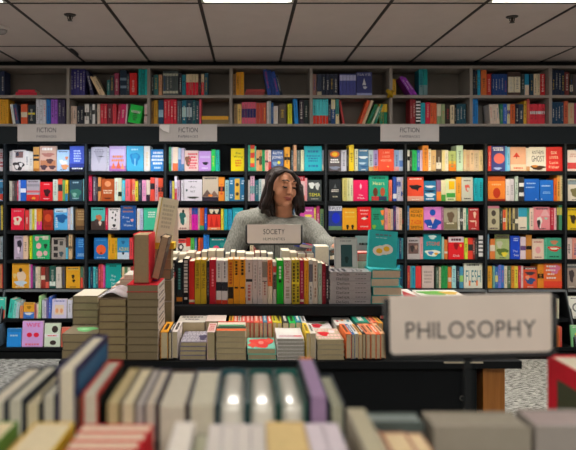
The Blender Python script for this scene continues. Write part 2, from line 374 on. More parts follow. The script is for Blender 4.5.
# ---------------- lower lit bookcases ----------------
RB = {1: 171.0, 2: 201, 3: 230, 4: 259.3, 5: 288.3}
blk = lin('131619', 1); blk2 = lin('0e1012', 1)
def fy(py): return YB-.0035*max(0, py-290)              # front plane of the splayed base
BASEZ = ZA(352, fy(352)); ZL = {6: ZA(318.5, fy(318.5)), 7: ZA(347, fy(347))}
BN = ['bookcase cut by the left edge of the lit wall', 'black lit bookcase below the left FICTION sign, with the pink WIFE book', 'black lit bookcase with the turquoise cover, left of the folded sign', 'black lit bookcase below the folded FICTION sign',
      'black lit bookcase directly behind the woman', 'black lit bookcase just right of the woman', 'black lit bookcase right under the rightmost FICTION sign', 'black lit bookcase with the red SIX LIVES cover', 'black lit bookcase cut by the right edge']
for i in range(9):
    a = XA(ldx[i], YB); b = XA(ldx[i+1], YB); r = empty('wall_bookcase', ((a+b)/2, YB, 0)); tag(r, BN[i], 'bookcase', 'black lit wall bookcases')
    T = Matrix.Translation((-(a+b)/2, -YB, 0)); zt = ZA(140, YB)
    def up(x):
        q = MB(); q.M = T
        q.box(x-.017, x+.017, YB-.02, YB+.26, ZA(289.5, YB), zt, blk)
        q.box(x-.006, x+.006, YB-.026, YB-.0201, ZA(289.5, YB), zt, lin('34383c'))
        z7 = BASEZ; y7 = fy(352); zt2 = ZA(289.7, YB)
        q.mesh([(x-.017, YB-.02, zt2), (x+.017, YB-.02, zt2), (x+.017, y7-.02, z7), (x-.017, y7-.02, z7), (x-.017, YB+.26, zt2), (x+.017, YB+.26, zt2), (x+.017, YB+.26, z7), (x-.017, YB+.26, z7)],
               [(0, 3, 2, 1), (4, 5, 6, 7), (0, 1, 5, 4), (1, 2, 6, 5), (2, 3, 7, 6), (3, 0, 4, 7)], blk)
        q.mesh([(x-.006, YB-.026, zt2), (x+.006, YB-.026, zt2), (x+.006, y7-.026, z7), (x-.006, y7-.026, z7), (x-.006, YB-.019, zt2), (x+.006, YB-.019, zt2), (x+.006, y7-.019, z7), (x-.006, y7-.019, z7)],
               [(0, 3, 2, 1), (4, 5, 6, 7), (0, 1, 5, 4), (1, 2, 6, 5), (2, 3, 7, 6), (3, 0, 4, 7)], lin('6a7074'))
        q.build('upright', M['matte'], r)
    up(a)
    if i == 8: up(b)
    for k in RB:
        z = ZA(RB[k]+.3, YB); q = MB(); q.M = T; q.box(a+.0175, b-.0175, YB-.015, YB+.24, z-.032, z-.001, blk); q.build('shelf', M['matte'], r)
    q = MB(); q.M = T; z = ZA(290.5, YB-.03); q.box(a+.0175, b-.0175, YB-.045, YB-.0275, z-.010, z+.010, lin('70767a')); q.build('edge_rail', M['metal'], r)
    for k in ZL:
        q = MB(); q.M = T; yy = fy(318.5 if k == 6 else 347); q.box(a+.0175, b-.0175, yy-.015, YB+.24, ZL[k]-.03, ZL[k]-.001, blk); q.build('shelf', M['matte'], r)
    q = MB(); q.M = T; q.box(a+.0175, b-.0175, YB+.241, YB+.26, BASEZ, zt, blk2); q.build('back_panel', M['matte'], r)
    q = MB(); q.M = T; q.box(a-.016, b-.018, fy(352)-.0, YB+.26, 0, BASEZ-.002, blk2); q.build('plinth', M['matte'], r)

# ---------------- books on the wall ----------------
# tokens: s x0 x1 top hex [bands] | f x0 x1 top hex {design} | l xt0 xt1 xb0 xb1 top hex | h x0 x1 ytop ybot hex | n x0 x1 top hex count
WALL = {}
WALL['r1'] = [
 [ 'f -6 4.5 149 e8dce0 {T .6 .7 .6 .3 d04040 3;T .6 .3 .6 .3 c03040 2}' ],
 [ 's 9.5 12 151 d0c0bc', 'f 12.2 25 150 e6d6ce {w .5 .25 .85 .4 3a3030;w .35 .2 .3 .2 e8dcd4;w .68 .3 .25 .2 e8dcd4;r .55 .78 .6 .3 8a6058;o .4 .8 .25 .2 3c3c48}', 's 25 29 151 e8dcd4', 's 29 33 152 e0d4c8',
   's 33.2 39 147 dc9a48 .42-.52=202020|.6-.68=202020|.0-.1=b06a20', 'f 39.5 56.5 146 d8a890 {r .5 .3 .9 .25 c07850;T .45 .88 .7 .16 fff4e8 1;w .25 .15 .4 .2 4a3038;w .75 .15 .4 .16 54343a;w .6 .4 .4 .2 5a3430;w .5 .65 .7 .16 b87060}',
   'f 57 69 150 b8d4f0 {w .6 .35 .5 .3 f0e8e8;w .65 .2 .6 .25 e89860;w .35 .45 .3 .2 f4f0f0;w .8 .62 .25 .16 e88a50}', 'f 69.5 85.2 146 4860d0 {r .5 .07 1 .14 141c3c;r .5 .22 1 .16 2a3c98;T .5 .1 .8 .08 ffffff 1;T .5 .6 .5 .5 c8d8ff 5}' ],
 [ 's 88.5 90.8 149 505a6c', 'f 91 107 147 cac2d0 {v .5 .55 .6 -.5 b2aab8;d .62 .6 .5 .05 585058;T .5 .85 .7 .14 9a90a0 2}', 's 107.2 109 148 e0e0e8', 'f 109.2 126 146 cdaede {r .5 .1 1 .2 b878c0;T .5 .5 .8 .3 f09048 2;v .25 .22 .3 .25 f07848;v .55 .25 .3 .3 e86840;v .8 .2 .25 .25 f0a070;r .5 .75 .8 .25 dcc6e8}',
   'f 126.4 143.5 146 48b8e0 {w .5 .5 .55 .5 2088c8;w .5 .56 .35 .3 2aa0d4;r .5 .35 .05 .3 9ce0f4;T .5 .86 .6 .1 c0ecfa 1}', 's 144 150 146 f4ece2', 'f 150.5 165 149.5 3890d8 {T .5 .6 .84 .66 f2faff 4;T .5 .15 .7 .14 d0e8fa 1}' ],
 [ 's 168.8 171.2 147 70c8a0 .0-.3=48a858', 's 171.3 172.6 147 e8e0f0', 's 172.7 178 147 ffe4cc .0-.32=f07a48', 's 178.1 181 148 5888c8 .5-1=b8d0f0', 's 181.2 184.2 148 dcc8e4 .0-.3=5888b8', 'f 184.5 198.3 150.5 f0d0c8 {w .25 .5 .4 .5 8a5840;T .6 .6 .7 .6 e85060 4;T .6 .2 .6 .2 e85060 2}',
   'f 198.6 211 151 cc9ae4 {w .55 .38 .45 .16 1c1828;r .5 .7 .8 .12 dcbcf0;T .5 .14 .6 .1 f0e0f8 1}', 's 211.3 215.4 149.5 20d060', 's 215.5 219.5 150 20b8a8', 'f 231 245.5 148.5 f0d800 {t .5 .8 .55 .1 2a2a20 Kai;t .5 .64 .7 .1 2a2a20 Wang;T .5 .35 .5 .34 e06820 3}' ],
 [ 's 248 250.2 145 50c8a0', 's 250.3 254.6 145 e84830 .3-.5=f0d040|.7-.85=f0d040|0-.15=40b080', 's 254.8 256.2 146 70d0b0', 's 256.4 259 150 f0b078 .5-.6=503020', 's 259.2 262 150 e8a060 .3-.7=3a4030', 's 262.1 265 150 20a060', 's 265.1 268.3 150 f0b0a0 .4-.5=404040', 's 268.4 271 150 f0d8d0 0-.45=e03030',
   'f 271.5 283.5 150 50689c {t .5 .86 .75 .13 ffffff RUTH;t .5 .66 .9 .13 ffffff JONES;o .62 .4 .25 .16 f0e040;T .4 .15 .6 .12 c8e0f0 1;w .3 .35 .4 .2 88a8c8}', 's 284.3 290 147 f0a830 .45-.58=1a1a1a', 's 291 293.4 150 405058', 's 293.6 296.6 145 e0a880', 's 297 300.6 150 607068', 's 301 304 150 e8e8c0',
   'f 304.4 322 146 28b8c8 {T .5 .78 .7 .14 2878a8 1;T .5 .5 .75 .3 2878a8 3;T .5 .2 .7 .14 2878a8 1}', 's 322.2 324 150 a0b0c8 0-.3=e8e0d0' ],
 [ 'f 328.5 341 150 5c5458 {o .5 .8 .75 .3 f07828;o .5 .8 .45 .18 ffd030;T .5 .48 .85 .22 ffffff 2;w .5 .15 .8 .16 8088a0}', 's 341.2 346.4 150 c8c8d8', 's 346.6 348.8 149 403828', 's 349 354 145 e8c820', 's 354.6 358 149 d8d8b8', 'f 358.3 368.4 149 4878a0 {w .5 .62 .9 .12 e0ecf4;w .4 .35 .7 .1 b0d0e4;w .6 .2 .8 .1 28588a}',
   's 368.6 373.3 150 b0c8d0 0-.2=d8a860', 's 373.5 378 150 a890c8 0-.25=f07838', 'f 378.4 394 149 f05030 {t .5 .84 .4 .1 ffc8a8 I AM;t .5 .66 .5 .1 ffc8a8 A GOOD;t .5 .48 .7 .1 ffc8a8 VISITOR;o .62 .2 .1 .05 ffe080}', 's 394.3 399 150 90b0e0 .0-.2=e0a0a0', 's 399.2 404 150 b8c8e4 .2-.5=6088d0' ],
 [ 's 407.4 409.6 150 e8e8e0 .5-.7=202020', 's 409.8 412 151 404840', 's 412.2 417 150 20c060', 's 417.2 420 150 3070d0', 's 420.2 422.4 150 e8c8e0', 's 422.6 428.4 145.5 f89830', 's 428.6 431 149 fff0d0', 's 431.2 436 150 e4bc80', 's 436.2 441.4 150 584838 .1-.4=e8e0d0', 's 442 445 150 f0e0a0', 's 445.2 448.3 150 f0e8d0',
   's 448.5 456 151 b8c878 0-.35=f08820|.35-.5=e8c040', 's 456.5 463 145.5 c8e4c4', 's 463.3 466 149.5 e0c8a0', 's 466.1 470 150 d8b890', 's 470.1 474 150 e8c8a0', 's 474.1 479 150 e0c8a8', 's 479.1 483 150 f0d8a0' ],
 [ 's 488 491.3 146 e84030', 'f 491.6 507 146 404890 {o .5 .5 .72 .42 f87868;T .45 .88 .8 .16 ffffff 2;w .4 .1 .5 .1 b0c8f0;r .95 .5 .1 1 58b8e8}', 's 507.2 510 147 88c8e8', 'f 510.3 526 147 f0b490 {v .4 .68 .45 .2 e84028;r .4 .58 .04 .12 803020;r .5 .15 1 .25 f8d8b8;T .5 .12 .7 .12 e07050 1}', 's 526.2 529.8 148 ece4d4 .0-.2=d8a070',
   'f 530 546 147 f0e8d8 {t .5 .78 .75 .16 1c1c20 ANTHEMS;t .5 .52 .8 .26 1c1c20 GHOST;w .5 .14 .9 .18 4a3018;w .3 .2 .4 .1 d88830}', 'f 546.3 563.4 147 e83028 {t .45 .76 .35 .12 fbe2c0 SIX;t .45 .57 .5 .12 fbe2c0 LIVES;t .45 .36 .5 .12 fbe2c0 Lucie;t .45 .17 .6 .12 fbe2c0 Fisher}' ],
 [ 'f 567.5 582 150 ece0d8 {r .5 .25 1 .3 e04848;T .5 .75 .8 .2 d8a8a0 2}', 's 583 590 148 3080b0', 's 591 600 150 e0a030', 'f 602 618 149 30506a {o .5 .5 .5 .4 e8c060}', 's 620 640 149 d8d0c0' ],
]
WALL['r2'] = [
 [ 'f -8 5 179.5 4898c8 {r .5 .18 1 .3 d84838;w .7 .5 .3 .3 306088}' ],
 [ 's 9.5 12 181 c8c0b0', 's 12.2 14.3 181 706060', 's 14.5 16.8 181 484848', 's 17 18.4 181 c83050', 's 18.5 20.4 180 d8d8f0', 's 20.6 26 180 2860c0 .4-.6=e8e8f0', 'f 26.5 39.5 180 b4a8b0 {r .5 .15 1 .3 e03030;r .5 .45 1 .1 d86068;o .55 .12 .3 .14 f0a030;r .5 .75 1 .12 989098}',
   'f 40 52.6 182 e01828 {w .55 .45 .5 .4 401018;T .55 .88 .6 .08 f0a0a0 1;w .5 .12 .5 .06 f8c0c0}', 's 53 57.7 179.5 d0d8c8', 's 58 62.4 179 ea5a3a .45-.75=283038', 's 62.5 65 180 70a860', 's 65.2 68 180 f4c430 0-.35=3090c0', 'f 69.3 82.3 180 284858 {w .5 .35 .8 .5 387868;T .5 .88 .7 .1 a8c8d0 1;w .4 .3 .3 .2 88b8a8;T .5 .12 .6 .08 a8c8d0 1}', 's 83 86 179 88d0d8' ],
 [ 's 88 92 174 fb3868', 's 93 95.8 176.5 685868', 's 96 97.8 177 383040', 's 98 101 177 dc9450 .4-.6=403028', 'f 101.2 114.3 179 ba5420 {o .5 .78 .5 .26 e89868;T .5 .42 .8 .2 f8d8b8 2;w .5 .12 .6 .08 702808}', 's 114.5 118 178 e0e8d8', 's 118.1 121.7 178 dcdcbc .2-.4=203020', 's 122 125 180 50c4dc', 's 125.3 130 179 f46a7a', 's 130.1 132 179 e84830', 's 132.1 135 179 f07860 .3-.5=e8c890', 's 135.2 138 181 f4dc40', 's 138.4 141.4 180 303848',
   's 142 146 180 f4a4cc', 's 146.2 150 180 e8d8c8 0-.3=302838', 's 150.3 154.6 177.5 f05040 .5-.75=302830', 's 155 158 178 e0a0a8', 's 158.2 163 178 f05838 .4-.6=282830' ],
 [ 's 169.5 172 181 4858a0', 's 172.1 174.3 181 e0d050', 's 174.5 177 176 e8e0f0 .0-.5=d04050', 's 177.1 180 180 c8a8c0', 's 181 183.7 180 e0d8e0', 'f 184 202 179.5 e4dce4 {t .5 .66 .4 .1 504850 ALL;t .5 .44 .4 .1 504850 MY;w .5 .16 .6 .1 404038;T .5 .9 .6 .06 807880 1;o .15 .5 .1 .12 48585a}', 'f 202.5 218.3 176.5 ccbca8 {r .5 .08 1 .16 302838;v .3 .32 .7 .3 705850;v .75 .3 .6 .25 8a6a5c;o .5 .22 .3 .1 f08838}',
   's 218.5 224.6 177 f49430 .4-.6=202024', 's 225 228.6 180 a8d4d8', 'f 229 245.5 177.5 2878a8 {r .5 .5 .3 .9 e8b840;o .5 .7 .2 .15 503820;o .5 .3 .2 .15 503820;T .15 .8 .2 .2 c8e0f0 2;T .85 .8 .2 .2 c8e0f0 2;T .15 .2 .2 .2 c8e0f0 2;T .85 .15 .2 .2 c8e0f0 2}' ],
 [ 's 248 250 180 dcd4d4', 's 250.3 254.6 176 e4b4cc .3-.6=80b0b0', 's 255 258.8 180 2a6878', 's 259 261.4 179 c0d8d8', 's 261.6 264.8 179 dcd4cc', 's 265 268 179 e4dcd4', 's 269 275 178 807870', 's 276 284 180 d8c8b0', 's 285 295 179 a8a0a0', 'f 296.5 305 176 e8c4c4 {r .5 .9 1 .2 c83040;t .5 .9 .6 .1 ffffff LIT;w .5 .5 .6 .4 383438;r .5 .12 1 .2 e87858}', 's 305.2 307.2 178 f0a8b0',
   'f 307.5 321.7 180 404848 {w .3 .75 .4 .3 d8dcd8;w .7 .72 .3 .35 c8ccc8;t .5 .3 .8 .16 e4dc30 TEMA;T .5 .1 .6 .08 a8a8a0 1}' ],
 [ 'f 329 341.3 179.5 22262a {T .5 .48 .75 .14 d8d0c8 2;v .5 .7 .25 .2 606468;T .5 .2 .5 .1 b0a890 1}', 's 342.5 347 178 ccc474', 's 347.2 350 178 dcdca4', 's 350.1 353 178 e0e0c0', 'f 353.5 368 180 ea2060 {t .5 .28 .4 .08 ffffff The;t .5 .14 .6 .08 ffffff Whale;d .5 .7 .15 .3 ffd0dc}', 'f 369 388.5 175.5 20a080 {T .5 .9 .8 .1 0c4038 1;t .5 .7 .6 .14 f0e8a0 Heart;o .33 .35 .25 .35 6a3420;o .7 .36 .25 .35 b05030;r .33 .1 .4 .16 c03838;r .7 .1 .4 .16 303858}',
   's 389 392 180 f47858', 's 393 396.6 177 3050a8 .1-.3=e8e8f0', 's 397 400.6 177 c8c8d8 .6-.8=3050a8', 's 401 404.4 177 c4bcd4 .2-.4=3050a8' ],
 [ 'f 407.2 423.7 177 f45434 {w .5 .58 .7 .2 202024;v .62 .5 .3 -.2 202024;r .5 .1 1 .2 e8ac94;r .5 .95 1 .1 d84030}', 'f 424.1 436 181 2878a8 {w .5 .72 .8 .12 e8f0f0;w .5 .3 .8 .2 d8ecf4;w .5 .5 .9 .08 101c30;T .5 .1 .8 .12 ffffff 1}', 's 436.5 441 180 906890 0-.45=f08830', 's 441.3 445.7 180 ece4b8 0-.3=58a848', 'f 446 455.7 179 dce4b4 {r .6 .72 .6 .38 ffca10;r .5 .26 .9 .2 48a848;T .5 .08 .8 .08 408040 1}',
   's 456.2 461.4 177 f4a430', 'f 461.7 473 177 ccccbc {T .5 .85 .7 .08 705850 1;w .5 .55 .4 .3 d86050;w .55 .5 .2 .14 ccccbc;T .5 .1 .7 .08 303030 1}', 's 473.6 478 178 18a8b8', 's 478.4 483.2 178 20b4c4' ],
 [ 'f 488 505.5 176 f08830 {r .5 .9 1 .2 c85820;o .5 .32 .42 .42 c83818;T .5 .66 .7 .1 f8c890 1;r .5 .04 1 .08 a83018}', 's 506 509.8 179 ece4e4', 's 510 514 179 d4ccd0', 's 515 518.2 176 c0d0c0', 's 519 524 177 303030 .2-.35=e0e0e0|.6-.75=e0e0e0', 'f 524.5 539.3 179 1864c8 {T .45 .8 .7 .08 c0dcf8 1;T .4 .62 .6 .08 a8ccf4 1;T .8 .08 .2 .05 ffffff 1}', 'f 540 553.5 180 1c6ccc {T .45 .72 .7 .1 c0dcf8 1;T .5 .4 .6 .12 90bcec 2;o .12 .08 .08 .06 ffffff}',
   's 554 557 178 d86820', 's 557.2 560 175 e8a448', 's 560.2 564 175 e4d4a4' ],
 [ 'f 568 582 179 dcd4c4 {w .5 .4 .6 .4 807850;r .5 .85 1 .2 8898a0}', 's 584 596 178 c84040', 's 597 612 180 204868', 's 614 640 179 b8a890' ],
]
WALL['r3'] = [
 [ 's -3 .6 206 4060a0', 's .9 3.2 205 ecd450', 's 3.4 5.2 206 d0d0d0' ],
 [ 'f 11 24 208.5 ea2040 {w .5 .45 .6 .4 f8e0c8;w .5 .5 .2 .16 ea2040;w .35 .3 .3 .14 f8e0c8;T .5 .88 .8 .08 ffb0b8 1}', 's 25 29 210 d83838', 's 29.4 32 209 c8c8b8', 's 32.1 34.3 209 dccc30', 's 34.5 36.4 209 ece4cc', 's 36.6 42 209 f09030 0-.4=e83890', 'f 43 53 210 a02818 {o .5 .6 .7 .4 c84820;T .5 .2 .7 .1 702010 1}',
   'f 54 67.5 208.5 58b0e4 {w .55 .55 .8 .4 1c5c98;r .5 .9 .9 .16 e8f4fc;T .4 .87 .5 .08 204870 1;T .2 .35 .2 .5 f0f8ff 5}', 's 67.7 70 208 e4ccd4', 's 70.3 73 207 c4d4e4', 'f 75.5 87 209 8c6a42 {T .5 .7 .8 .5 b89868 4;r .5 .1 1 .2 5c4228}' ],
 [ 'f 91 105 207.5 48b4ac {r .5 .2 1 .4 40302c;w .55 .5 .4 .4 c07048;w .4 .35 .3 .3 483838;w .65 .3 .2 .2 d8c8b8}', 's 105.5 107.8 208 dc2850', 'f 108.2 120 208 e4dcdc {d .4 .8 .16 .12 1c1c1c;d .62 .68 .14 .16 1c1c1c;d .35 .55 .2 .12 1c1c1c;d .6 .45 .16 .14 1c1c1c;w .5 .2 .25 .14 1c1c1c;d .75 .85 .1 .08 1c1c1c}', 'f 120.5 136 205.5 2058a4 {T .5 .9 .7 .12 a87058 1;T .5 .75 .8 .1 a87058 1;t .35 .52 .4 .1 f0f8ff Free;t .5 .36 .3 .09 f0f8ff to;t .5 .2 .6 .1 f0f8ff Women;w .75 .4 .2 .12 e0a0a0}',
   's 137 140 208.5 dcdce4', 's 140.2 143 208.5 ccccec', 'f 143.5 160 208 40bc94 {T .5 .7 .6 .3 e8f4e8 3}' ],
 [ 's 168 176 207 d08060', 'f 177.3 189 208 ecd4c4 {w .45 .55 .5 .6 28605c;o .5 .85 .2 .16 302820;w .7 .45 .2 .3 d8e0d0;T .5 .08 .8 .08 904040 1}', 's 189.3 191.6 208 ec9494', 's 191.8 194.8 208 e820b0 .7-1=2858a8', 's 195 197.8 208 e820b0 .7-1=2858a8', 's 198 199.8 208 ccac9c', 's 200 202 208 f46428 0-.2=30a070', 's 202.2 204 208 f46428 0-.2=30a070', 's 204.4 207 208 2858c4',
   'f 207.5 220.5 208 e83c28 {r .5 .85 1 .3 2a2420;w .3 .85 .3 .2 d8c8a8;w .7 .85 .3 .2 d8c8a8;v .3 .4 .3 .5 c82018;v .7 .4 .3 .5 c82018;r .5 .06 1 .12 f09060}', 's 221 223.6 209 f4dc40', 's 224 227.5 209 28b4c4', 's 228 232 209 2898c4', 'f 232.5 243 208 20a0b0 {T .5 .6 .6 .5 80d8e0 4}' ],
 [ 's 250 256 208 c0a080', 's 257 262 207 405870', 's 263 275 209 c8c0b0', 's 276 288 208 6a4858', 's 289 299 208 98a8b0', 'f 300 314 207 c44ca0 {T .5 .85 .8 .12 f0c0e0 1;w .6 .6 .5 .16 e8d050;w .3 .4 .3 .16 e8c050;w .6 .2 .4 .16 e880c0}', 's 314.2 316 208 ecd464', 's 316.2 319.8 206 ac3468', 's 320 324 209 6c8c5c' ],
 [ 'f 328.5 342 206 283c88 {r .5 .9 1 .2 e4e4f0;t .5 .9 .85 .12 283060 RIPLEY;o .55 .5 .6 .45 1830c8;r .5 .08 1 .16 688868}', 'f 342.5 357 208 e8a420 {T .5 .8 .8 .1 f8d878 1;w .35 .14 .18 .22 302010;w .7 .14 .18 .22 302010;T .5 .6 .7 .1 f0c050 1}', 'f 357.5 371 207 e42420 {T .5 .85 .7 .08 ffd8d0 1;T .5 .7 .7 .06 ffd8d0 1;d .5 .5 .5 .12 f4ecd8;d .72 .58 .18 .12 3c1c40;T .5 .15 .8 .08 ffd8d0 1}',
   'f 371.5 384 208 208c6c {w .9 .8 .3 .25 e88038;w .9 .35 .25 .25 d89038;w .2 .15 .3 .2 78a838;T .4 .6 .5 .3 104c3c 3}', 's 384.5 387.8 208 ec9898', 's 388 390.6 209 ecac7c', 's 390.8 393 209 ccb4a4', 's 393.5 396 206 3c3c74', 's 396.2 399 207 e4cccc', 's 399.2 402 208 e4c4a4', 's 402.3 404.6 209 384038 .3-.5=d84030' ],
 [ 's 407 409.2 206 4c7cac', 'f 409.5 423.5 208 f49c20 {t .5 .85 .8 .15 301c08 ADDEY;t .5 .66 .8 .14 301c08 READ;t .5 .36 .8 .2 d83820 ZADIE;t .5 .12 .8 .14 301c08 SMITH}', 'f 424 441.5 207 dc80cc {o .5 .76 .34 .28 1c50b0;w .5 .28 .9 .44 1c50b0;v .5 .4 .3 -.3 f0c0c0;T .35 .15 .3 .1 ffffff 1}', 's 441.7 443.6 207 ac5c94', 'f 444 457.5 208 a49c84 {w .5 .6 .5 .5 6c5844;r .5 .2 1 .3 807858;T .5 .3 .7 .1 d8d0b8 1}',
   's 458 460 208 e4e4d4', 's 460.2 463 208 383c38 .4-.5=e0e0e0', 's 463.2 466 208 dcdcc8', 's 466.2 468.3 208 20886c', 'f 468.5 479 208 b83434 {w .6 .7 .25 .3 e8c8b0;w .4 .4 .6 .08 e8c8b0;w .7 .3 .1 .3 e8c8b0}' ],
 [ 'f 488 499.5 206 bcb494 {o .5 .7 .4 .25 484038;o .5 .35 .4 .25 605848;T .5 .07 .8 .08 3c2c40 1;r .5 .95 1 .1 d88898}', 's 500 502.8 208 304034', 's 503 505.7 210 e4643c .4-.6=f0e8d8', 's 506 507.4 208 dcc464', 's 507.6 509 208 383830', 's 509.2 510.8 208 d4bc5c', 's 511 512.6 208 383430', 's 512.8 514.8 208 ccbc84 .3-.5=2c2c2c', 's 515 518.2 208 605c50 .3-.5=e8e0c8', 'f 518.5 527 208 ece0cc {r .5 .8 1 .4 3498b4;T .5 .1 .8 .1 505050 1}', 's 527.2 529.4 208 40a484', 's 529.6 533.6 208 eccfbf',
   'f 534 550 207 f4949c {v .7 .8 .6 .4 f8b8bc;w .35 .35 .3 .5 f8f0e8;w .3 .28 .2 .36 302428;w .75 .5 .2 .1 a8c8b8}', 's 550.3 554 208 cc3048', 's 554.2 556.4 208 ecb8c0', 's 557 559 205 404828 .6-.9=c8c060', 's 559.2 562 205 48906c .6-.9=c8c060' ],
 [ 'f 566.5 580 208 ecca20 {w .5 .5 .4 .4 40301c;d .35 .65 .5 .06 40301c}', 's 582 600 208 4868a0', 's 602 640 207 a8a098' ],
]
WALL['r4'] = [
 [ 's -3 0 237 b0a0a0', 's .2 2.6 237 a0b0b8', 's 3 5.3 237 3078bc' ],
 [ 'f 14 23 236 ac9cb4 {w .6 .6 .5 .5 302838;w .5 .4 .3 .3 d8c8d8}', 's 23.2 28 236 d8b8a0', 's 29.5 32.2 236 c4d420', 'f 32.5 49.8 235 20a464 {o .25 .85 .25 .2 d8a8a8;r .75 .88 .35 .16 c0c8b0;o .35 .55 .3 .25 d8a8a8;w .75 .55 .2 .2 183c28;o .4 .22 .35 .25 d8a8a8;o .75 .25 .25 .2 d0b0a8}', 'f 51.5 65.5 238 9c948c {r .3 .8 .3 .2 201c1c;r .3 .5 .3 .2 302c2c;r .7 .75 .25 .2 484440;r .3 .2 .3 .2 282424;w .7 .25 .3 .25 405058}',
   's 65.8 68 236 58b4d4 .5-1=484040', 's 68.5 72 233 c8a880 .4-.5=504030', 'f 75.5 86.3 238 1864b0 {T .5 .75 .5 .4 60a8e0 4;T .5 .2 .8 .16 98c8f0 2}' ],
 [ 'f 94 108 238 1868ac {o .5 .45 .7 .46 f46430;v .5 .3 .2 .12 802010;T .5 .08 .8 .08 a0c8e8 1;T .5 .9 .8 .08 4090c8 1}', 's 108.2 111 234 f4b420', 's 111.2 114.8 238 e8a820', 's 115 117 238 f4c430', 'f 117.3 129 238 2c84b4 {r .5 .16 1 .32 c8d8e4;t .55 .48 .85 .16 f0d840 AZURE;o .5 .28 .2 .14 203040;w .5 .8 .3 .16 1c5c88}', 's 129.5 133 238 ec4850', 's 134 150 238 808890' ],
 [ 'f 176 185.8 239 e8e0d0 {w .45 .55 .6 .5 302828;r .5 .9 1 .2 d84040;o .5 .6 .3 .2 f0e8e0}', 's 186 190.4 238 e83830 .4-.6=f0e0d0', 's 190.6 194.4 238 50b048', 's 194.6 197 238 3070a4', 's 198 200.4 238 dc5c28', 's 200.6 203 238 b84828', 's 203.5 206.2 234.5 2c88e8', 's 206.4 209 234.5 2c88e8', 'f 209.5 226 238 107478 {o .4 .5 .4 .28 d84868;w .4 .25 .4 .2 205848;w .8 .7 .3 .2 308c88}', 's 227 243 238 906850' ],
 [ 's 250 265 238 8090a0', 's 266 280 238 c0a070', 's 281 300 238 405050', 's 301 322 237 a09888' ],
 [ 's 328 338 237 607080', 's 339 350 237 b09070', 's 351 360 238 88b0b0', 's 361 370 238 c04038', 's 371 385 238 706878', 's 386 396 237 c8b890', 's 396.6 399 238 208c98', 's 399.4 401.6 238 204868', 's 401.8 403.6 238 50a0a8' ],
 [ 'f 407 420 237.5 b0a8a8 {r .5 .5 .8 .5 68504c;w .4 .5 .3 .3 383030;T .5 .85 .8 .12 403838 1;w .7 .55 .2 .2 a08070}', 's 420.2 423 237 e8a8a8', 'f 423.5 441.5 234 108890 {t .55 .62 .75 .16 e85838 STONE;w .5 .88 .4 .16 c0d8d0;w .5 .25 .8 .25 e0e8d8;w .4 .25 .3 .14 4878b8;w .7 .22 .2 .1 e0a030}', 's 442 444 237 98c8b8', 's 444.3 447.6 240 dc7c3c .3-.4=f0e0d0', 'f 448.5 464 237 dc2028 {r .5 .88 1 .24 ecdce0;T .5 .88 .9 .16 603040 1;w .5 .6 .3 .3 901018;w .8 .62 .15 .14 f0c040;t .5 .16 .5 .1 ffffff Club}',
   's 464.5 467.8 238 c8d844', 's 468 472.8 238 e04434 .4-.7=303030', 's 473 474.8 238 802828', 's 475 477.5 238 303434', 's 478.5 483.5 233 16181a .1-.25=e8e8e8|.3-.4=e8e8e8|.45-.55=e8e8e8|.6-.7=e8e8e8|.75-.9=e8e8e8' ],
 [ 's 487.3 489.2 234 7098b0', 's 490 495 239 ec8844 .4-.7=f0e0c8', 'f 495.5 509.5 234.5 a0b078 {w .5 .3 .8 .3 587030;w .65 .2 .4 .2 e0d040;w .3 .6 .4 .3 b8b8a0;r .5 .9 1 .15 606040}', 'f 510.5 520 236 1844c0 {T .6 .85 .6 .16 d0dcf8 2;t .5 .35 .5 .09 ffffff The;t .6 .18 .5 .1 ffffff Sea}', 's 520.5 525.8 237 d8c8d0 .4-.6=604878', 's 526 531.8 235 bc7c34 .4-.55=201c18', 'f 532.3 544 239 e0c8b4 {T .5 .85 .8 .1 b06058 1;o .5 .45 .45 .35 d89898;T .5 .1 .7 .08 905048 1}', 's 544.3 546.8 238 54b494',
   'f 547 561.5 238 40a080 {w .5 .5 .85 .25 c83828;w .5 .5 .6 .1 f0e8d8;w .5 .8 .5 .2 b87858;T .5 .12 .8 .1 184838 1}' ],
 [ 's 566 572 238 dcc4bc', 's 572.3 578 238 e89c8c', 's 580 610 238 506878', 's 611 640 238 a08860' ],
]
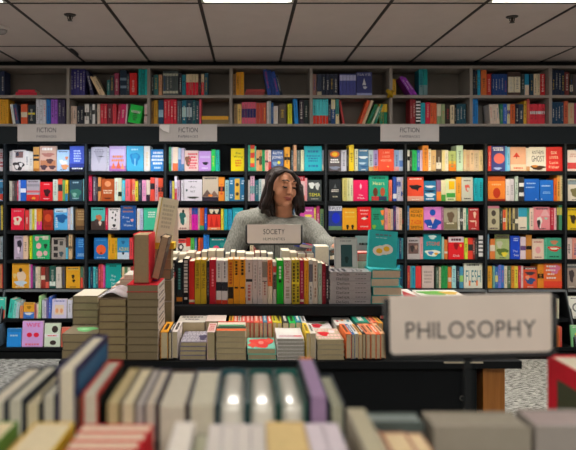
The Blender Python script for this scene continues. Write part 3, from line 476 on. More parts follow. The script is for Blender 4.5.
WALL['r5'] = [
 [ 's -3 -.5 264 406080', 's 0 1.9 264 e49464', 's 2.1 4.3 265 cc3434', 's 4.5 6.6 264 3448a4' ],
 [ 'f 12 29 263 dc9c28 {w .55 .4 .5 .6 c8b098;o .5 .72 .2 .16 383028;w .5 .2 .7 .2 a8b8c8;w .15 .5 .2 .2 f0d080;T .5 .06 .8 .08 fff0d0 1}', 's 29.2 30.4 264 e4dcd4', 's 30.6 32.6 264.5 ac3c8c', 's 33 35 266 304858', 's 35.5 38 267 d8c8b8', 's 38.2 40.3 267 dcccac', 's 41 45.2 267 8c3028 .4-.6=d8c8b0', 's 45.5 49 267 54302c .0-.3=e06050', 's 49.5 55.6 266 184840 .1-.3=d0d8d0', 's 56 61.5 267 bcb4ac', 's 62 65.2 267 504840', 'f 66 80 267 dca020 {w .5 .55 .2 .2 302008;w .55 .35 .2 .14 302008;r .5 .9 .8 .1 f0c860}', 's 80.4 83 267 486c58 .0-.5=c84838', 's 83.4 85.6 267 d0b8a4' ],
 [ 's 88.4 90 267 2c98b0', 's 90.3 92.8 267 183850', 's 93.3 95.4 267 48b0b8', 's 95.8 98 267 206c78', 's 98.3 101 264 a43038', 's 101.2 103.2 264 cc505c', 's 103.4 105 265 c850a4', 'f 105.5 121 263 108c88 {T .5 .88 .7 .1 085048 1;t .5 .48 .3 .1 e8fcfc To;t .45 .34 .3 .1 e8fcfc the;t .55 .2 .5 .1 e8fcfc Sea;t .55 .06 .4 .1 e8fcfc Bed}', 's 122 140 266 604838' ],
 [ 's 168 190 266 806050', 's 192 215 266 507080', 's 216 243 266 a89878' ],
 [ 's 250 275 266 706860', 's 276 300 266 b0a080', 's 301 322 266 405868' ],
 [ 's 328 350 266 607080', 's 351 378 266 a08868', 's 379 397 266 486068', 's 397.5 400 265 2c90a8', 's 400.4 403 265 204858' ],
 [ 's 407 410 266 b84444', 's 410.2 411.4 266 5898a0', 's 411.6 415.4 266 288ca0', 's 415.8 421.4 266 cc3838', 'f 422 434 266 b8a8a0 {T .5 .5 .7 .6 988880 4}', 's 436 439 267 506454', 's 439.2 441 267 c4b494', 's 441.5 444.4 266 288c48', 's 444.6 447.6 266 288c48', 's 448 451.6 267 cc7434 .3-.5=f0e0d0', 's 452 456 266 98c8c8', 's 457 459.2 266 202c3c', 's 459.5 463.5 267 4080a0 .3-.6=80b060', 'f 464 482.5 262.5 dcdccc {T .5 .9 .8 .1 484840 1;t .5 .48 .8 .5 38747c FLESH;r .3 .2 .1 .2 d07848;r .7 .2 .1 .2 d07848}' ],
 [ 's 486.5 492 266 e8a830', 's 492.8 495 266 74a89c', 's 495.3 498 267 3064a4 .3-.6=d8d058', 's 498.4 501 265 6c74c4', 's 501.2 504 265 346cb4', 's 504.4 507.2 266 d4ccb4', 's 507.5 511 266 506448', 's 511.4 514.4 266 e49434', 's 514.6 518 266 d4c444', 's 518.3 521 266 b42c44', 's 521.2 523.2 266 dcccc8', 'f 523.5 537 267 dc5434 {w .5 .35 .7 .3 304878;w .5 .7 .7 .16 40343c;w .3 .5 .3 .2 f0a080;r .5 .94 1 .1 302c38}', 's 537.5 543.8 264 dc8c28 .4-.6=281c14', 'f 544 562 262.5 f47438 {w .6 .75 .6 .35 c06888;T .4 .85 .6 .1 fff4e8 1;T .4 .7 .6 .1 fff4e8 1;T .4 .55 .5 .1 fff4e8 1;T .4 .4 .6 .1 fff4e8 1;r .5 .15 1 .25 e84830}' ],
 [ 'f 565.5 578 263 98887c {w .5 .5 .4 .5 403838;r .5 .9 1 .2 606060}', 's 580 640 265 605850' ],
]
WALL['r6'] = [
 [ 'f -8 4.5 298 34a494 {r .5 .2 1 .4 e86050;w .4 .2 .4 .2 f0d0c0}' ],
 [ 'l 10.5 14.3 7.5 12 299 34a89c', 'l 14.5 16.4 12.4 15 301 70bcb4', 'l 17.2 19.8 15.4 18.4 302 a8c0c8', 's 20 22.8 306 dc9060', 'f 23.2 34 303 d09828 {r .5 .2 1 .4 3468b0;w .5 .3 .7 .16 e8ecf0;w .5 .7 .4 .2 8c6010}', 's 34.3 36.4 304 985058', 's 36.6 38.6 304 ccc0b4', 'l 39 41.6 38 40.4 296 94bc80', 's 42 44 300 a8acb8', 's 44.2 46 301 c0bcc8', 's 46.2 48.2 300 685c90', 'l 48.8 51.4 48.4 50.8 297 3c5cb0', 'f 51.5 66.5 299.5 d0c8e0 {T .5 .9 .8 .08 304890 1;r .5 .45 .6 .5 e8d0b8;o .35 .4 .2 .25 c08860;o .65 .4 .2 .25 d89870}', 's 67.5 72 300 e0e0f0', 's 73 84 302 808890' ],
 [ 's 90 110 302 807868', 's 112 135 301 506878', 's 137 160 302 a08060' ], [ 's 170 200 301 607080', 's 202 240 302 907858' ], [ 's 250 280 301 506070', 's 282 320 302 988868' ], [ 's 330 360 301 606870', 's 362 400 302 907060' ], [ 's 410 440 301 506878', 's 442 480 302 888070' ],
 [ 's 490 520 301 606870', 's 522 545 302 a89070', 's 552 559 299 d8d8b8' ], [ 'f 570 584 297 dcdcd4 {o .5 .5 .6 .4 606060;o .5 .5 .4 .28 dcdcd4}', 's 586 640 300 707070' ] ]
WALL['r7'] = [
 [ 's -8 -1 325 506070' ],
 [ 'f 6.5 21 329 2080cc {T .5 .62 .8 .14 d0ecfc 1;r .5 .9 1 .2 1868a8}', 'f 21.6 42.6 322 e0aef0 {t .52 .86 .66 .16 e82878 WIFE;o .35 .47 .26 .18 c81838;o .68 .47 .26 .18 c81838;T .5 .1 .8 .12 e87898 1}', 'f 44 60 324 b0bcac {o .65 .75 .4 .3 2c2420;o .55 .18 .4 .2 302824;r .45 .48 .9 .14 e4e4e4;T .5 .48 .7 .08 c05048 1}', 'f 61 71 328 ec7864 {T .5 .5 .6 .5 f8d0c0 3}', 's 73 84 328 707070' ],
 [ 's 90 125 328 807868', 's 127 160 328 506878' ], [ 's 170 240 328 706860' ], [ 's 250 320 328 607078' ], [ 's 330 400 328 807060' ], [ 's 410 480 328 586870' ],
 [ 's 490 520 328 806860', 's 530 548 328 606870', 's 554 557 326 e8a828', 's 557.2 560 327 e07838', 's 560.2 562 327 a03830' ], [ 'f 572 585 326 68a070 {o .5 .5 .5 .4 e8d050}', 's 587 640 327 707070' ] ]
WALL['uA'] = [
 [ 's -60 -20 71 202840' ],
 [ 's -9 -4 71 202c48', 's -3.6 .4 71 24304c', 's .8 4.6 71 202840', 'h 15.5 37 92.2 95.2 a82438', 'h 18 35 89.6 92 b82c3c' ],
 [ 's 70.6 73.4 69 302c68', 's 73.6 76.4 69 302c68', 's 76.6 79.4 69 302c68', 's 79.6 82.4 69 302c68', 's 82.6 85 69 302c68', 'l 85.5 88 91 94 71 282848', 'l 89.4 91 99.6 101.6 76 b8a080', 'l 91.4 95 102 106 76 c8b090', 's 107 109.8 80 206060', 's 110 114 76 303840', 's 114.4 119 73 803048', 's 120 126.6 70 182838 .3-.4=607080|.6-.7=607080', 's 127 129.2 74 303840', 's 129.5 137 73 d42828', 's 138.5 141.6 69 108484', 's 141.8 144.6 69 108484', 's 145 147.2 69 18a4a4' ],
 [ 's 151.6 153.8 75 202c30', 's 154 158 75 306060', 's 158.6 162 75 b08060', 's 163 166 71 404848 .1-.2=a0a090|.8-.9=a0a090', 's 166.2 169.2 71 404848 .1-.2=a0a090|.8-.9=a0a090', 's 169.4 172.4 71 404848 .1-.2=a0a090|.8-.9=a0a090', 's 172.6 175.4 71 404848 .1-.2=a0a090|.8-.9=a0a090', 's 175.6 178.2 71 404848 .1-.2=a0a090|.8-.9=a0a090', 's 179 181.6 73 282830', 's 182 185.6 75 206c7c', 's 186 189 74 c4b494 0-.62=dc2c40', 's 189.2 192.2 74 c4b494 0-.62=dc2c40', 's 192.4 195.4 74 c4b494 0-.62=dc2c40', 's 195.6 198.4 74 c4b494 0-.62=dc2c40', 's 199 201 74 302020', 's 201.2 204 74 c4b494 0-.62=dc2c40', 's 204.4 208 73 204858' ],
 [ 's 233 235.6 74 806040', 's 236 239.8 72 cc8c20', 's 240 244 72 c48418', 'h 245 264 92.2 95.2 803434', 'h 246 265 89.2 92 8c3838', 'l 263 266.6 268 272 69 203c80', 'l 267 270.6 272.4 276 70 1c3470', 'l 271 274.6 276.4 280 71 203c80', 'l 275 277.4 280.4 283 75 202c38' ],
 [ 's 312.6 316.4 74 806058', 's 317 321.6 74 303848 0-.2=a09880', 's 322 325.6 74 202838', 's 326 329.6 74 282c3c', 's 330 333.6 74 202838', 's 334 337.8 74 282c3c', 's 339.6 342.8 74 404480 .7-.95=a8a8c8', 's 343 346.2 74 404480 .7-.95=a8a8c8', 's 346.4 349.6 74 404480 .7-.95=a8a8c8', 's 349.8 353 74 404480 .7-.95=a8a8c8', 's 353.2 355.9 74 404480 .7-.95=a8a8c8', 'f 356.5 372 72 303464 {t .5 .9 .9 .12 c8c8d8 NAVIE;v .5 .6 .25 .3 e8e8f0;w .55 .35 .25 .12 c8c8d8;r .5 .06 1 .12 8088b0}' ],
 [ 's 392.5 396 79 b88c28', 'l 398.5 402 411 415 76 702488', 'l 402.4 405.4 415.4 418.4 77 782890', 's 419 423 69 186c74 0-.4=587478', 's 423.3 427.6 69 107474 0-.4=587478' ],
 [ 's 473 475 70 202c38', 's 475.2 477.4 71 283040', 's 477.6 480.4 70 1884a4', 's 481 486.6 70 cc6830', 's 487 491 74 a43028', 's 492 494.8 74 183870', 's 495 497.8 74 183870', 's 498 500.8 74 183870', 's 501 503.8 74 183870', 's 504 507 74 183870', 's 508 514 72 40302c .15-.8=b8b098', 's 514.2 520.4 72 40302c .15-.8=b8b098', 's 521.4 524.4 74 303838', 's 524.8 529 74 187498 0-.5=c4b4a0', 's 530 533.4 74 103040', 's 533.8 537 74 c4b498', 's 537.2 540 74 ccbc9c', 's 540.4 545 74 ac2028' ],
 [ 's 552 555 70 101e34', 's 555.2 558.2 70 142238', 's 558.4 561.4 70 101e34', 's 561.6 564.4 70 142238', 's 565 569 72 602828', 's 570 573 74 303028 .2-.5=a8a088', 's 573.2 580 74 403838', 's 582 625 72 303850' ],
]
WALL['uB'] = [
 [ 's -60 -15 100 604838' ],
 [ 's -7 -3 99 cc9420', 's -2.8 -.2 99 cc9420', 's 0 2.8 99 cc9420', 's 3 5.6 99 cc9420', 's 5.8 8.4 99 cc9420', 'l 10 12.2 13 15.4 104 c8c8c0', 'l 12.6 15.6 15.8 19.4 104 304464', 's 21 27.4 104 c85430 .35-.6=d8c8b0', 's 28 35 105 202830 .5-.6=c8b838', 's 36 39.3 99 b4b4bc', 's 39.5 42.8 99 b4b4bc', 's 43 46 99 b4b4bc', 's 46.4 50.6 99 1864a4', 's 51 54.2 99 844cac', 's 54.4 57.6 99 844cac', 's 58 61.4 99 302848', 's 61.6 65.2 99 302848' ],
 [ 's 70.5 72.2 106 ccb4a4', 's 72.6 76.6 106 d4bcac', 's 77 80 106 181c28', 's 80.2 83.6 106 181c28', 's 84.5 89 104 c0bcb8 .4-.6=202020', 's 89.4 92 104 303438', 's 92.2 95 104 c0c0c0 .5-.7=303030', 's 95.4 97 104 202428', 's 97.2 100 104 b8a898', 's 100.4 103.6 104 b42838', 's 103.8 107 104 b42838', 's 107.4 112 104 601828', 's 112.4 116.2 104 b83440', 'l 118.8 121 117 119.4 104 a83048', 'l 121.4 126 119.8 124.6 104 b41c58', 'l 126.4 128 125 126.6 104 c8a0b0', 'l 131 144 127 139.8 104 18a83c', 's 144.2 147.4 104 c0b4b0 .4-.5=303030' ],
 [ 's 151.4 153.4 101 806030', 's 153.8 157.8 100 a87c20', 's 158.4 163.4 100 183c58 .3-.6=80a0b0', 's 164 167 99 d82840', 's 167.2 170.2 99 d82840', 's 170.4 173.4 99 d82840', 's 173.6 176.6 99 d82840', 's 177.2 179.2 101 505860', 's 179.4 181.4 101 485058', 's 182 186.2 100 186074 .3-.7=90b0b0', 's 186.6 192 100 203848 .3-.7=90a0a8', 's 192.4 195.6 100 1c5058', 's 195.8 199 101 203c48', 's 199.2 201.2 99 c04858', 'h 202 229 119.8 123.8 706040', 'h 201.5 228.5 116 119.6 c49028' ],
 [ 's 234 237 104 806848', 's 237.4 241.4 104 ccac64', 's 241.8 244.4 102 b85068 .3-.7=302858', 's 244.6 247.2 102 b85068 .3-.7=302858', 's 247.4 250 102 b85068 .3-.7=302858', 's 250.2 252.8 102 b85068 .3-.7=302858', 's 253 255.8 102 b85068 .3-.7=302858', 's 256.2 259.4 103 a84434', 's 259.6 262.8 103 a84434', 's 263 266.2 103 a84434', 's 267 269 101 b8b0b0', 's 269.2 271 101 98a0a0', 's 271.4 273.4 103 205488', 's 273.8 278 106 d0c8c0', 's 279 286 104 504840', 's 287.6 292 104 bcbc20', 'l 293 297 294.6 298.6 98 2084cc', 's 299.2 303.6 100 302834', 's 304 308.6 100 202c2c' ],
 [ 's 313 316 99 48b0b8 0-.35=b83828', 's 316.2 319.2 99 48b0b8 0-.35=b83828', 's 319.4 322.4 99 48b0b8 0-.35=b83828', 's 322.6 325.6 99 48b0b8 0-.35=b83828', 's 325.8 328.2 99 48b0b8 0-.35=b83828', 's 328.6 331 104 203444', 's 331.2 335.2 99 204070 .6-1=c0b890', 's 335.6 339 99 30706c 0-.4=c8b890', 'l 338.6 340.6 343 345 100 983434', 'l 367.4 370.4 358.4 361.6 100 cc5028', 'l 371 373.8 362 364.8 100 d8c0a0', 'l 375 378 366 369.6 104 186430', 'l 378.6 380.4 371 373 106 b0b8a0', 'l 381 383 374 376.4 104 187058', 's 379.6 383 104 e0b830 0-.6=186c4c', 's 383.4 387.4 104 e0b830 0-.6=186c4c' ],
 [ 's 410 412.6 99 802028', 's 412.8 415.4 99 802028', 's 416 420.6 98 181818 .1-.16=e0e0e0|.22-.28=e0e0e0|.34-.4=e0e0e0|.46-.52=e0e0e0|.58-.64=e0e0e0|.7-.76=e0e0e0|.82-.88=e0e0e0', 's 421 425.2 103 1894a4', 's 425.6 430 102 b41838', 's 430.2 433.2 103 e46434', 's 433.4 436.6 103 e46434', 's 437 441 104 c4bca4 .0-.4=708860', 's 441.4 445 104 809068', 's 445.6 450 105 302820', 's 450.4 454.4 105 d0c0a0', 's 454.8 456.2 105 181818', 's 456.6 459.6 104 184454', 's 459.8 462.8 104 184454', 's 463 466 104 184454' ],
 [ 's 472.4 475 99 1870b4', 's 475.2 478 99 1870b4', 'l 489 491.8 490.4 493.4 104 c8b8a8', 'l 492.2 495 493.8 496.6 104 c8b8a8', 'l 495.4 498.2 497 499.8 104 c8b8a8', 's 500 503 104 206c54', 's 503.4 507 104 2854a8', 's 507.2 510 104 c8c098 .5-.7=304080', 's 510.4 515 104 d86430', 's 515.4 519 104 181828', 's 519.2 523.4 104 203040', 's 523.8 526.6 101 d4a434', 's 527.4 529.6 99 dc6458', 's 530 533.6 104 c83040 .5-.65=f0e8e8', 's 533.8 537.4 104 c83040 .5-.65=f0e8e8', 's 537.6 541.2 104 c83040 .5-.65=f0e8e8', 's 541.4 545 104 c83040 .5-.65=f0e8e8' ],
 [ 's 552 554.8 102 103450', 's 555 557.8 102 103450', 's 558 560.8 102 103450', 's 561 563.6 102 103450', 's 564 568 101 ac5034', 's 568.4 574 103 a89474', 's 574.4 580 103 983454', 's 582 625 101 405060' ],
]
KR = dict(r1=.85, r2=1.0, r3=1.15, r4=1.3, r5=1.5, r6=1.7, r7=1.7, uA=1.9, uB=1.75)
ROWN = dict(r1='first lit shelf', r2='second lit shelf', r3='third lit shelf', r4='fourth lit shelf', r5='fifth lit shelf', r6='upper splayed shelf', r7='lowest shelf', uA='overhead top shelf', uB='overhead lower shelf')
LBAY = ['left-edge bay', 'leftmost full bay', 'second full bay', 'third full bay', 'bay behind woman', 'first bay right of woman', 'second bay right of woman', 'third bay right of woman', 'right-edge bay']
UBAY = ['off-frame unit', 'leftmost unit', 'second unit', 'third unit', 'fourth unit', 'fifth unit', 'sixth unit', 'seventh unit', 'rightmost unit']
SH = {'o': 'a round shape', 'w': 'blotchy artwork', 'v': 'a pointed shape', 'd': 'scattered diamonds', 'r': 'colour bands', 'T': 'small lettering'}
recs = []
for row, bays in WALL.items():
    for bi, items in enumerate(bays):
        for oi, it in enumerate(items):
            body, _, des = it.partition('{'); t = body.split(); n = [float(q) for q in t[1:] if q.replace('.', '').replace('-', '').isdigit() and len(q) < 6 or q.lstrip('-').replace('.', '').isdigit() and '.' in q]
            if t[0] in 'sf': x0, x1, top = map(float, t[1:4]); hx = t[4]; area = (x1-x0)*1.0; ex = t[5] if len(t) > 5 and t[0] == 's' else ''
            elif t[0] == 'l': hx = t[6]; x0 = min(float(t[1]), float(t[3])); x1 = max(float(t[2]), float(t[4])); area = float(t[2])-float(t[1]); ex = ''
            else: hx = t[5]; x0, x1 = float(t[1]), float(t[2]); area = (x1-x0)*.12; ex = ''
            vis = 0 <= (x0+x1)/2 <= 576
            # hidden by the table, the woman or the stacks
            if row in ('r4', 'r5', 'r6', 'r7'):
                xm = (x0+x1)/2
                if row == 'r4' and 133 < xm < 176 or row == 'r4' and 227 < xm < 396: vis = False
                if row == 'r5' and 121 < xm < 397: vis = False
                if row == 'r6' and 72 < xm < 552: vis = False
                if row == 'r7' and 72 < xm < 553: vis = False
            if row == 'r2' and 266 < (x0+x1)/2 < 296: vis = False
            if row == 'r3' and (144 < (x0+x1)/2 < 177 or 232 < (x0+x1)/2 < 299): vis = False
            recs.append(dict(row=row, bi=bi, oi=oi, t=t, des=des.rstrip('}'), hx=hx, x0=x0, x1=x1, area=area*(1 if vis else 0), ex=ex))
N_WALL_IND = 96
order = sorted(recs, key=lambda r: -r['area']); ind = set(id(r) for r in order[:N_WALL_IND])
rest = MB()
for r in recs:
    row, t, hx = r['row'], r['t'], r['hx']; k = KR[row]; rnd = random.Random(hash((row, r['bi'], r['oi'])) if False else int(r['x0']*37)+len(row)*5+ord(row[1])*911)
    if row[0] == 'r' and int(row[1]) <= 5: pb = RB[int(row[1])]; zb = ZA(pb, YB); yf = YB
    elif row == 'r6': pb = 318.5; yf = fy(318.5); zb = ZL[6]
    elif row == 'r7': pb = 347; yf = fy(347); zb = ZL[7]
    else: pb = 95.4 if row == 'uA' else 124; zb = UZ['a' if row == 'uA' else 'b']; yf = YB+.03
    zb += .0005
    single = id(r) in ind
    mb = MB() if single else rest
    dy = rnd.uniform(0, .012) if r['t'][0] != 'f' else rnd.uniform(0, .005); y = yf+dy; dep = rnd.uniform(.14, .16)
    x0 = XA(r['x0'], y)+.0006; x1 = XA(r['x1'], y)-.0006
    if single: mb.M = Matrix.Translation((-(x0+x1)/2, -y, -zb))
    if t[0] == 's':
        zt = ZA(float(t[3]), y)
        if (x1-x0) > .09:   # filler run behind the table: several books
            xx = x0
            while xx < x1-.02:
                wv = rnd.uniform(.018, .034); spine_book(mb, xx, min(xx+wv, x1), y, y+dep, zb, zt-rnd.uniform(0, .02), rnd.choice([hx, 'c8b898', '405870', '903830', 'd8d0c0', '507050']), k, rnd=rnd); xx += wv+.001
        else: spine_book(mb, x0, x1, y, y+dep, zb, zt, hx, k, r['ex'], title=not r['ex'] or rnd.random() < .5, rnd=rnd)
    elif t[0] == 'f':
        zt = ZA(float(t[3]), y)
        tl = .02 if row not in ('r6', 'r7') else .12
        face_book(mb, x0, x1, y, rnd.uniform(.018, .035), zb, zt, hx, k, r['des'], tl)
    elif t[0] == 'l':
        zt = ZA(float(t[5]), y); a0, a1, b0, b1 = [XA(float(q), y) for q in t[1:5]]; hh = zt-zb
        M0 = mb.M; shm = Matrix.Identity(4); shm[0][2] = (a0-b0)/hh
        th = (a0-b0)/hh; ang = math.atan(th); L = hh/math.cos(ang); wv = (b1-b0)*math.cos(ang)
        # a tilted book resting on one lower corner
        piv = Vector((b1 if ang > 0 else b0, y, zb))
        R = Matrix.Translation(piv) @ Matrix.Rotation(ang, 4, 'Y')
        mb.M = M0 @ R
        xx0, xx1 = (-wv, 0) if ang > 0 else (0, wv)
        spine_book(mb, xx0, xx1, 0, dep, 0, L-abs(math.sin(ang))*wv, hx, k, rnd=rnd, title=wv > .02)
        if hx == '18a83c':
            for q in range(7): mb.poly([(xx0+wv*(.12+.11*q), -.001, L*.5), (xx0+wv*(.17+.11*q), -.001, L*.5), (xx0+wv*(.2+.11*q), -.001, L*.62), (xx0+wv*(.15+.11*q), -.001, L*.62)], lin('f0f8f0'))
        mb.M = M0
    else:
        z0 = ZA(float(t[4]), y); z1 = ZA(float(t[3]), y); z0 = max(z0, zb+.0005); col = lin(hx, k)
        c1 = mb.mi
        mb.box(x0, x1, y, y+.15, z0, z0+.002, col); mb.box(x0, x1, y, y+.15, z1-.002, z1, col); mb.box(x0, x1, y, y+.002, z0+.002, z1-.002, col)
        mb.mi = 1; mb.box(x0+.002, x1-.002, y+.003, y+.148, z0+.002, z1-.002, PAGE); mb.mi = c1
    if single:
        up_ = row[0] == 'u'; kind = {'s': 'spine-out', 'f': 'cover-out', 'l': 'leaning', 'h': 'flat-lying'}[t[0]]
        place = f"{ROWN[row]}, {(UBAY if up_ else LBAY)[r['bi']]}"
        extra = ''
        wds = [q.split(' ', 6)[6] for q in r['des'].split(';') if q.startswith('t ')]
        lb = f"{cname(hx)} {kind} book, {ORD[r['oi']]} from left, {place}"
        if wds:
            l2 = f"{cname(hx)} {kind} book reading {' '.join(wds)}, {place}"
            if len(l2.split()) <= 16: lb = l2
        elif t[0] == 'f':
            sh = r['des'].split(' ')[0]
            main = [q.split() for q in r['des'].split(';') if q.strip()]
            main.sort(key=lambda q: -float(q[3])*float(q[4]) if q[0] not in 'T' else -float(q[3])*float(q[4])*.4)
            if main:
                mk = main[0]; wd = {'o': 'disc', 'w': 'blotch', 'v': 'peak', 'd': 'diamond', 'r': 'panel', 'T': 'lettering', 't': 'title'}[mk[0]]
                l2 = f"{cname(hx)} book, {cname(mk[5])} {wd}, {ORD[r['oi']]} from left, {place}"
                if len(l2.split()) <= 16: lb = l2
        elif r['ex']:
            l2 = f"{cname(hx)} {kind} book, {cname(r['ex'].split('=')[1][:6])} band, {ORD[r['oi']]} from left, {place}"
            if len(l2.split()) <= 16: lb = l2
        o = mb.build('book', [M['print'], M['paper']]); o.location = ((x0+x1)/2, y, zb)
        tag(o, lb, 'book', 'books on the overhead shelves' if up_ else 'books on the lit wall shelves')
o = rest.build('shelved_books', [M['print'], M['paper']]); tag(o, 'rows of many thin coloured book spines filling the wall shelves between larger books', 'books', kind='stuff')
# grey metal book support on the overhead shelf
q = MB(); y = YB+.05; a = XA(480, y); b = XA(488, y); z0 = UZ['b']+.001; z1 = ZA(104, y); q.M = Matrix.Translation((-a, -y, -z0))
q.box(a, b, y, y+.14, z0, z0+.003, lin('8a8478')); q.box(a, b, y+.14, y+.143, z0, z1, lin('8a8478')); tag(q.build('bookend', M['metal'], bevel=.001), 'grey metal bookend between blue and cream books overhead', 'bookend'); bpy.data.objects['bookend'].location = (a, y, z0)
# ---------------- individually built books with cover and page block ----------------
X_, Y_, Z_ = Vector((1, 0, 0)), Vector((0, 1, 0)), Vector((0, 0, 1))
def make_book(lb, group, o, ax, ay, az, W, L, T, hx, front='', spine=None, back='', over=.003, page='e4dac2', mat='print', k=1.0, cat='book', spinehex=None, bands=''):
    """local x: spine to fore edge, y: along the spine, z: thickness; front cover at z = T"""
    ax = Vector(ax).normalized(); ay = Vector(ay); ay = (ay-ax*ay.dot(ax)).normalized(); az = ax.cross(ay)
    r = empty('book'); r.matrix_world = Matrix(((ax.x, ay.x, az.x, o[0]), (ax.y, ay.y, az.y, o[1]), (ax.z, ay.z, az.z, o[2]), (0, 0, 0, 1)))
    tag(r, lb, cat, group)
    c = lin(hx, k); t = min(.0022, T*.1); sc = lin(spinehex, k) if spinehex else c
    q = MB(); q.box(0, W, 0, L, 0, t, c); q.box(0, W, 0, L, T-t, T, c); q.box(0, t, 0, L, t, T-t, sc, {'left': sc})
    if spinehex: q.poly([(-.0004, 0, 0), (-.0004, 0, T), (-.0004, L, T), (-.0004, L, 0)], sc)
    for b in [s for s in bands.split('|') if s]:
        rng, hc = b.split('='); a, d = [float(v) for v in rng.split('-')]
        q.poly([(-.0008, a*L, 0), (-.0008, a*L, T), (-.0008, d*L, T), (-.0008, d*L, 0)], lin(hc, k))
    if front: design(q, (0, 0, T), (W, 0, 0), (0, L, 0), front, k)
    if back: design(q, (W, 0, 0), (-W, 0, 0), (0, L, 0), back, k)
    for s in (spine or []):     # (text, centre 0..1 from the foot, length, height as part of the thickness, colour)
        if s[0] == '~':
            rr = random.Random(int(s[1]*97)+int(T*9999)); y = s[1]-s[2]/2
            while y < s[1]+s[2]/2:
                d = rr.uniform(.03, .07); q.poly([(-.0012, y*L, T*(.5-s[3]/2)), (-.0012, y*L, T*(.5+s[3]/2)), (-.0012, (y+d)*L, T*(.5+s[3]/2)), (-.0012, (y+d)*L, T*(.5-s[3]/2))], lin(s[4], k)); y += d+.02
        else: q.text(s[0], (-.0012, s[1]*L, T/2), (0, -1, 0), (0, 0, 1), s[2]*L, s[3]*T, lin(s[4], k), 0)
    q.build('cover', M[mat], r)
    q = MB(); q.box(t, W-over, over, L-over, t, T-t, lin(page, 1)); q.build('page_block', M['paper'], r)
    return r

# ---------------- the table with the raised riser ----------------
TT = .797; TN = 2.58; TF = 3.40; TXL = XA(60, 2.6); TXR = XA(520, 2.6); black = lin('181b1e', 1)
r = empty('display_table', ((TXL+TXR)/2, 3.0, 0)); tag(r, 'long black display table with an orange wood leg beneath the book piles', 'table')
T = Matrix.Translation((-(TXL+TXR)/2, -3.0, 0))
def bx(name, par, *a, mat='matte', col=black, T=T, bev=.002):
    q = MB(); q.M = T; q.box(*a, col); return q.build(name, M[mat], par, bevel=bev)
bx('table_top', r, TXL, TXR, TN, TF, TT-.031, TT)
bx('front_panel', r, TXL+.06, XA(477, 2.64), 2.64, 2.66, 0, TT-.032); bx('back_panel', r, TXL+.06, XA(477, 2.64), TF-.1, TF-.08, 0, TT-.032)
bx('side_panel', r, TXL+.04, TXL+.06, 2.64, TF-.08, 0, TT-.032)
bx('wood_leg', r, XA(483, 2.66), XA(505, 2.66), 2.66, 2.76, 0, TT-.032, mat='wood'); bx('wood_leg', r, XA(483, 2.66), XA(505, 2.66), TF-.2, TF-.1, 0, TT-.032, mat='wood')
bx('post', r, XA(465, 2.62), XA(474, 2.62), 2.615, 2.639, 0, TT-.032, col=lin('23282a'))
q = MB(); q.M = T @ Matrix.Translation(P(462, 398, 2.637)) @ Matrix.Rotation(math.pi/2, 4, 'X'); q.tube([(0, 0, 0), (0, 0, .004)], .011, lin('6a6a64'), 16); q.tube([(0, 0, .004), (0, 0, .006)], .007, lin('15181a'), 16); q.build('lock', M['metal'], r)
for a, b in ((444, 466), (469, 483)):
    q = MB(); q.M = T; q.box(XA(a, TN), XA(b, TN), TN-.002, TN-.0003, TT-.008, TT-.001, lin('c8bca4')); q.build('shelf_label', M['matte'], r)
RT = .956; RXL = XA(163, 2.95); RXR = XA(385.5, 2.95)
r2 = empty('book_riser', ((RXL+RXR)/2, 3.1, TT)); T2 = Matrix.Translation((-(RXL+RXR)/2, -3.1, -TT)); tag(r2, 'black raised riser on the table carrying the SOCIETY books', 'riser')
bx('top_board', r2, RXL, RXR, 2.95, 3.37, RT-.046, RT, T=T2); bx('front_panel', r2, RXL+.01, RXR-.01, 3.02, 3.04, TT+.001, RT-.047, T=T2)
for a in (RXL+.01, RXR-.03): bx('side_panel', r2, a, a+.02, 3.041, 3.35, TT+.001, RT-.047, T=T2)

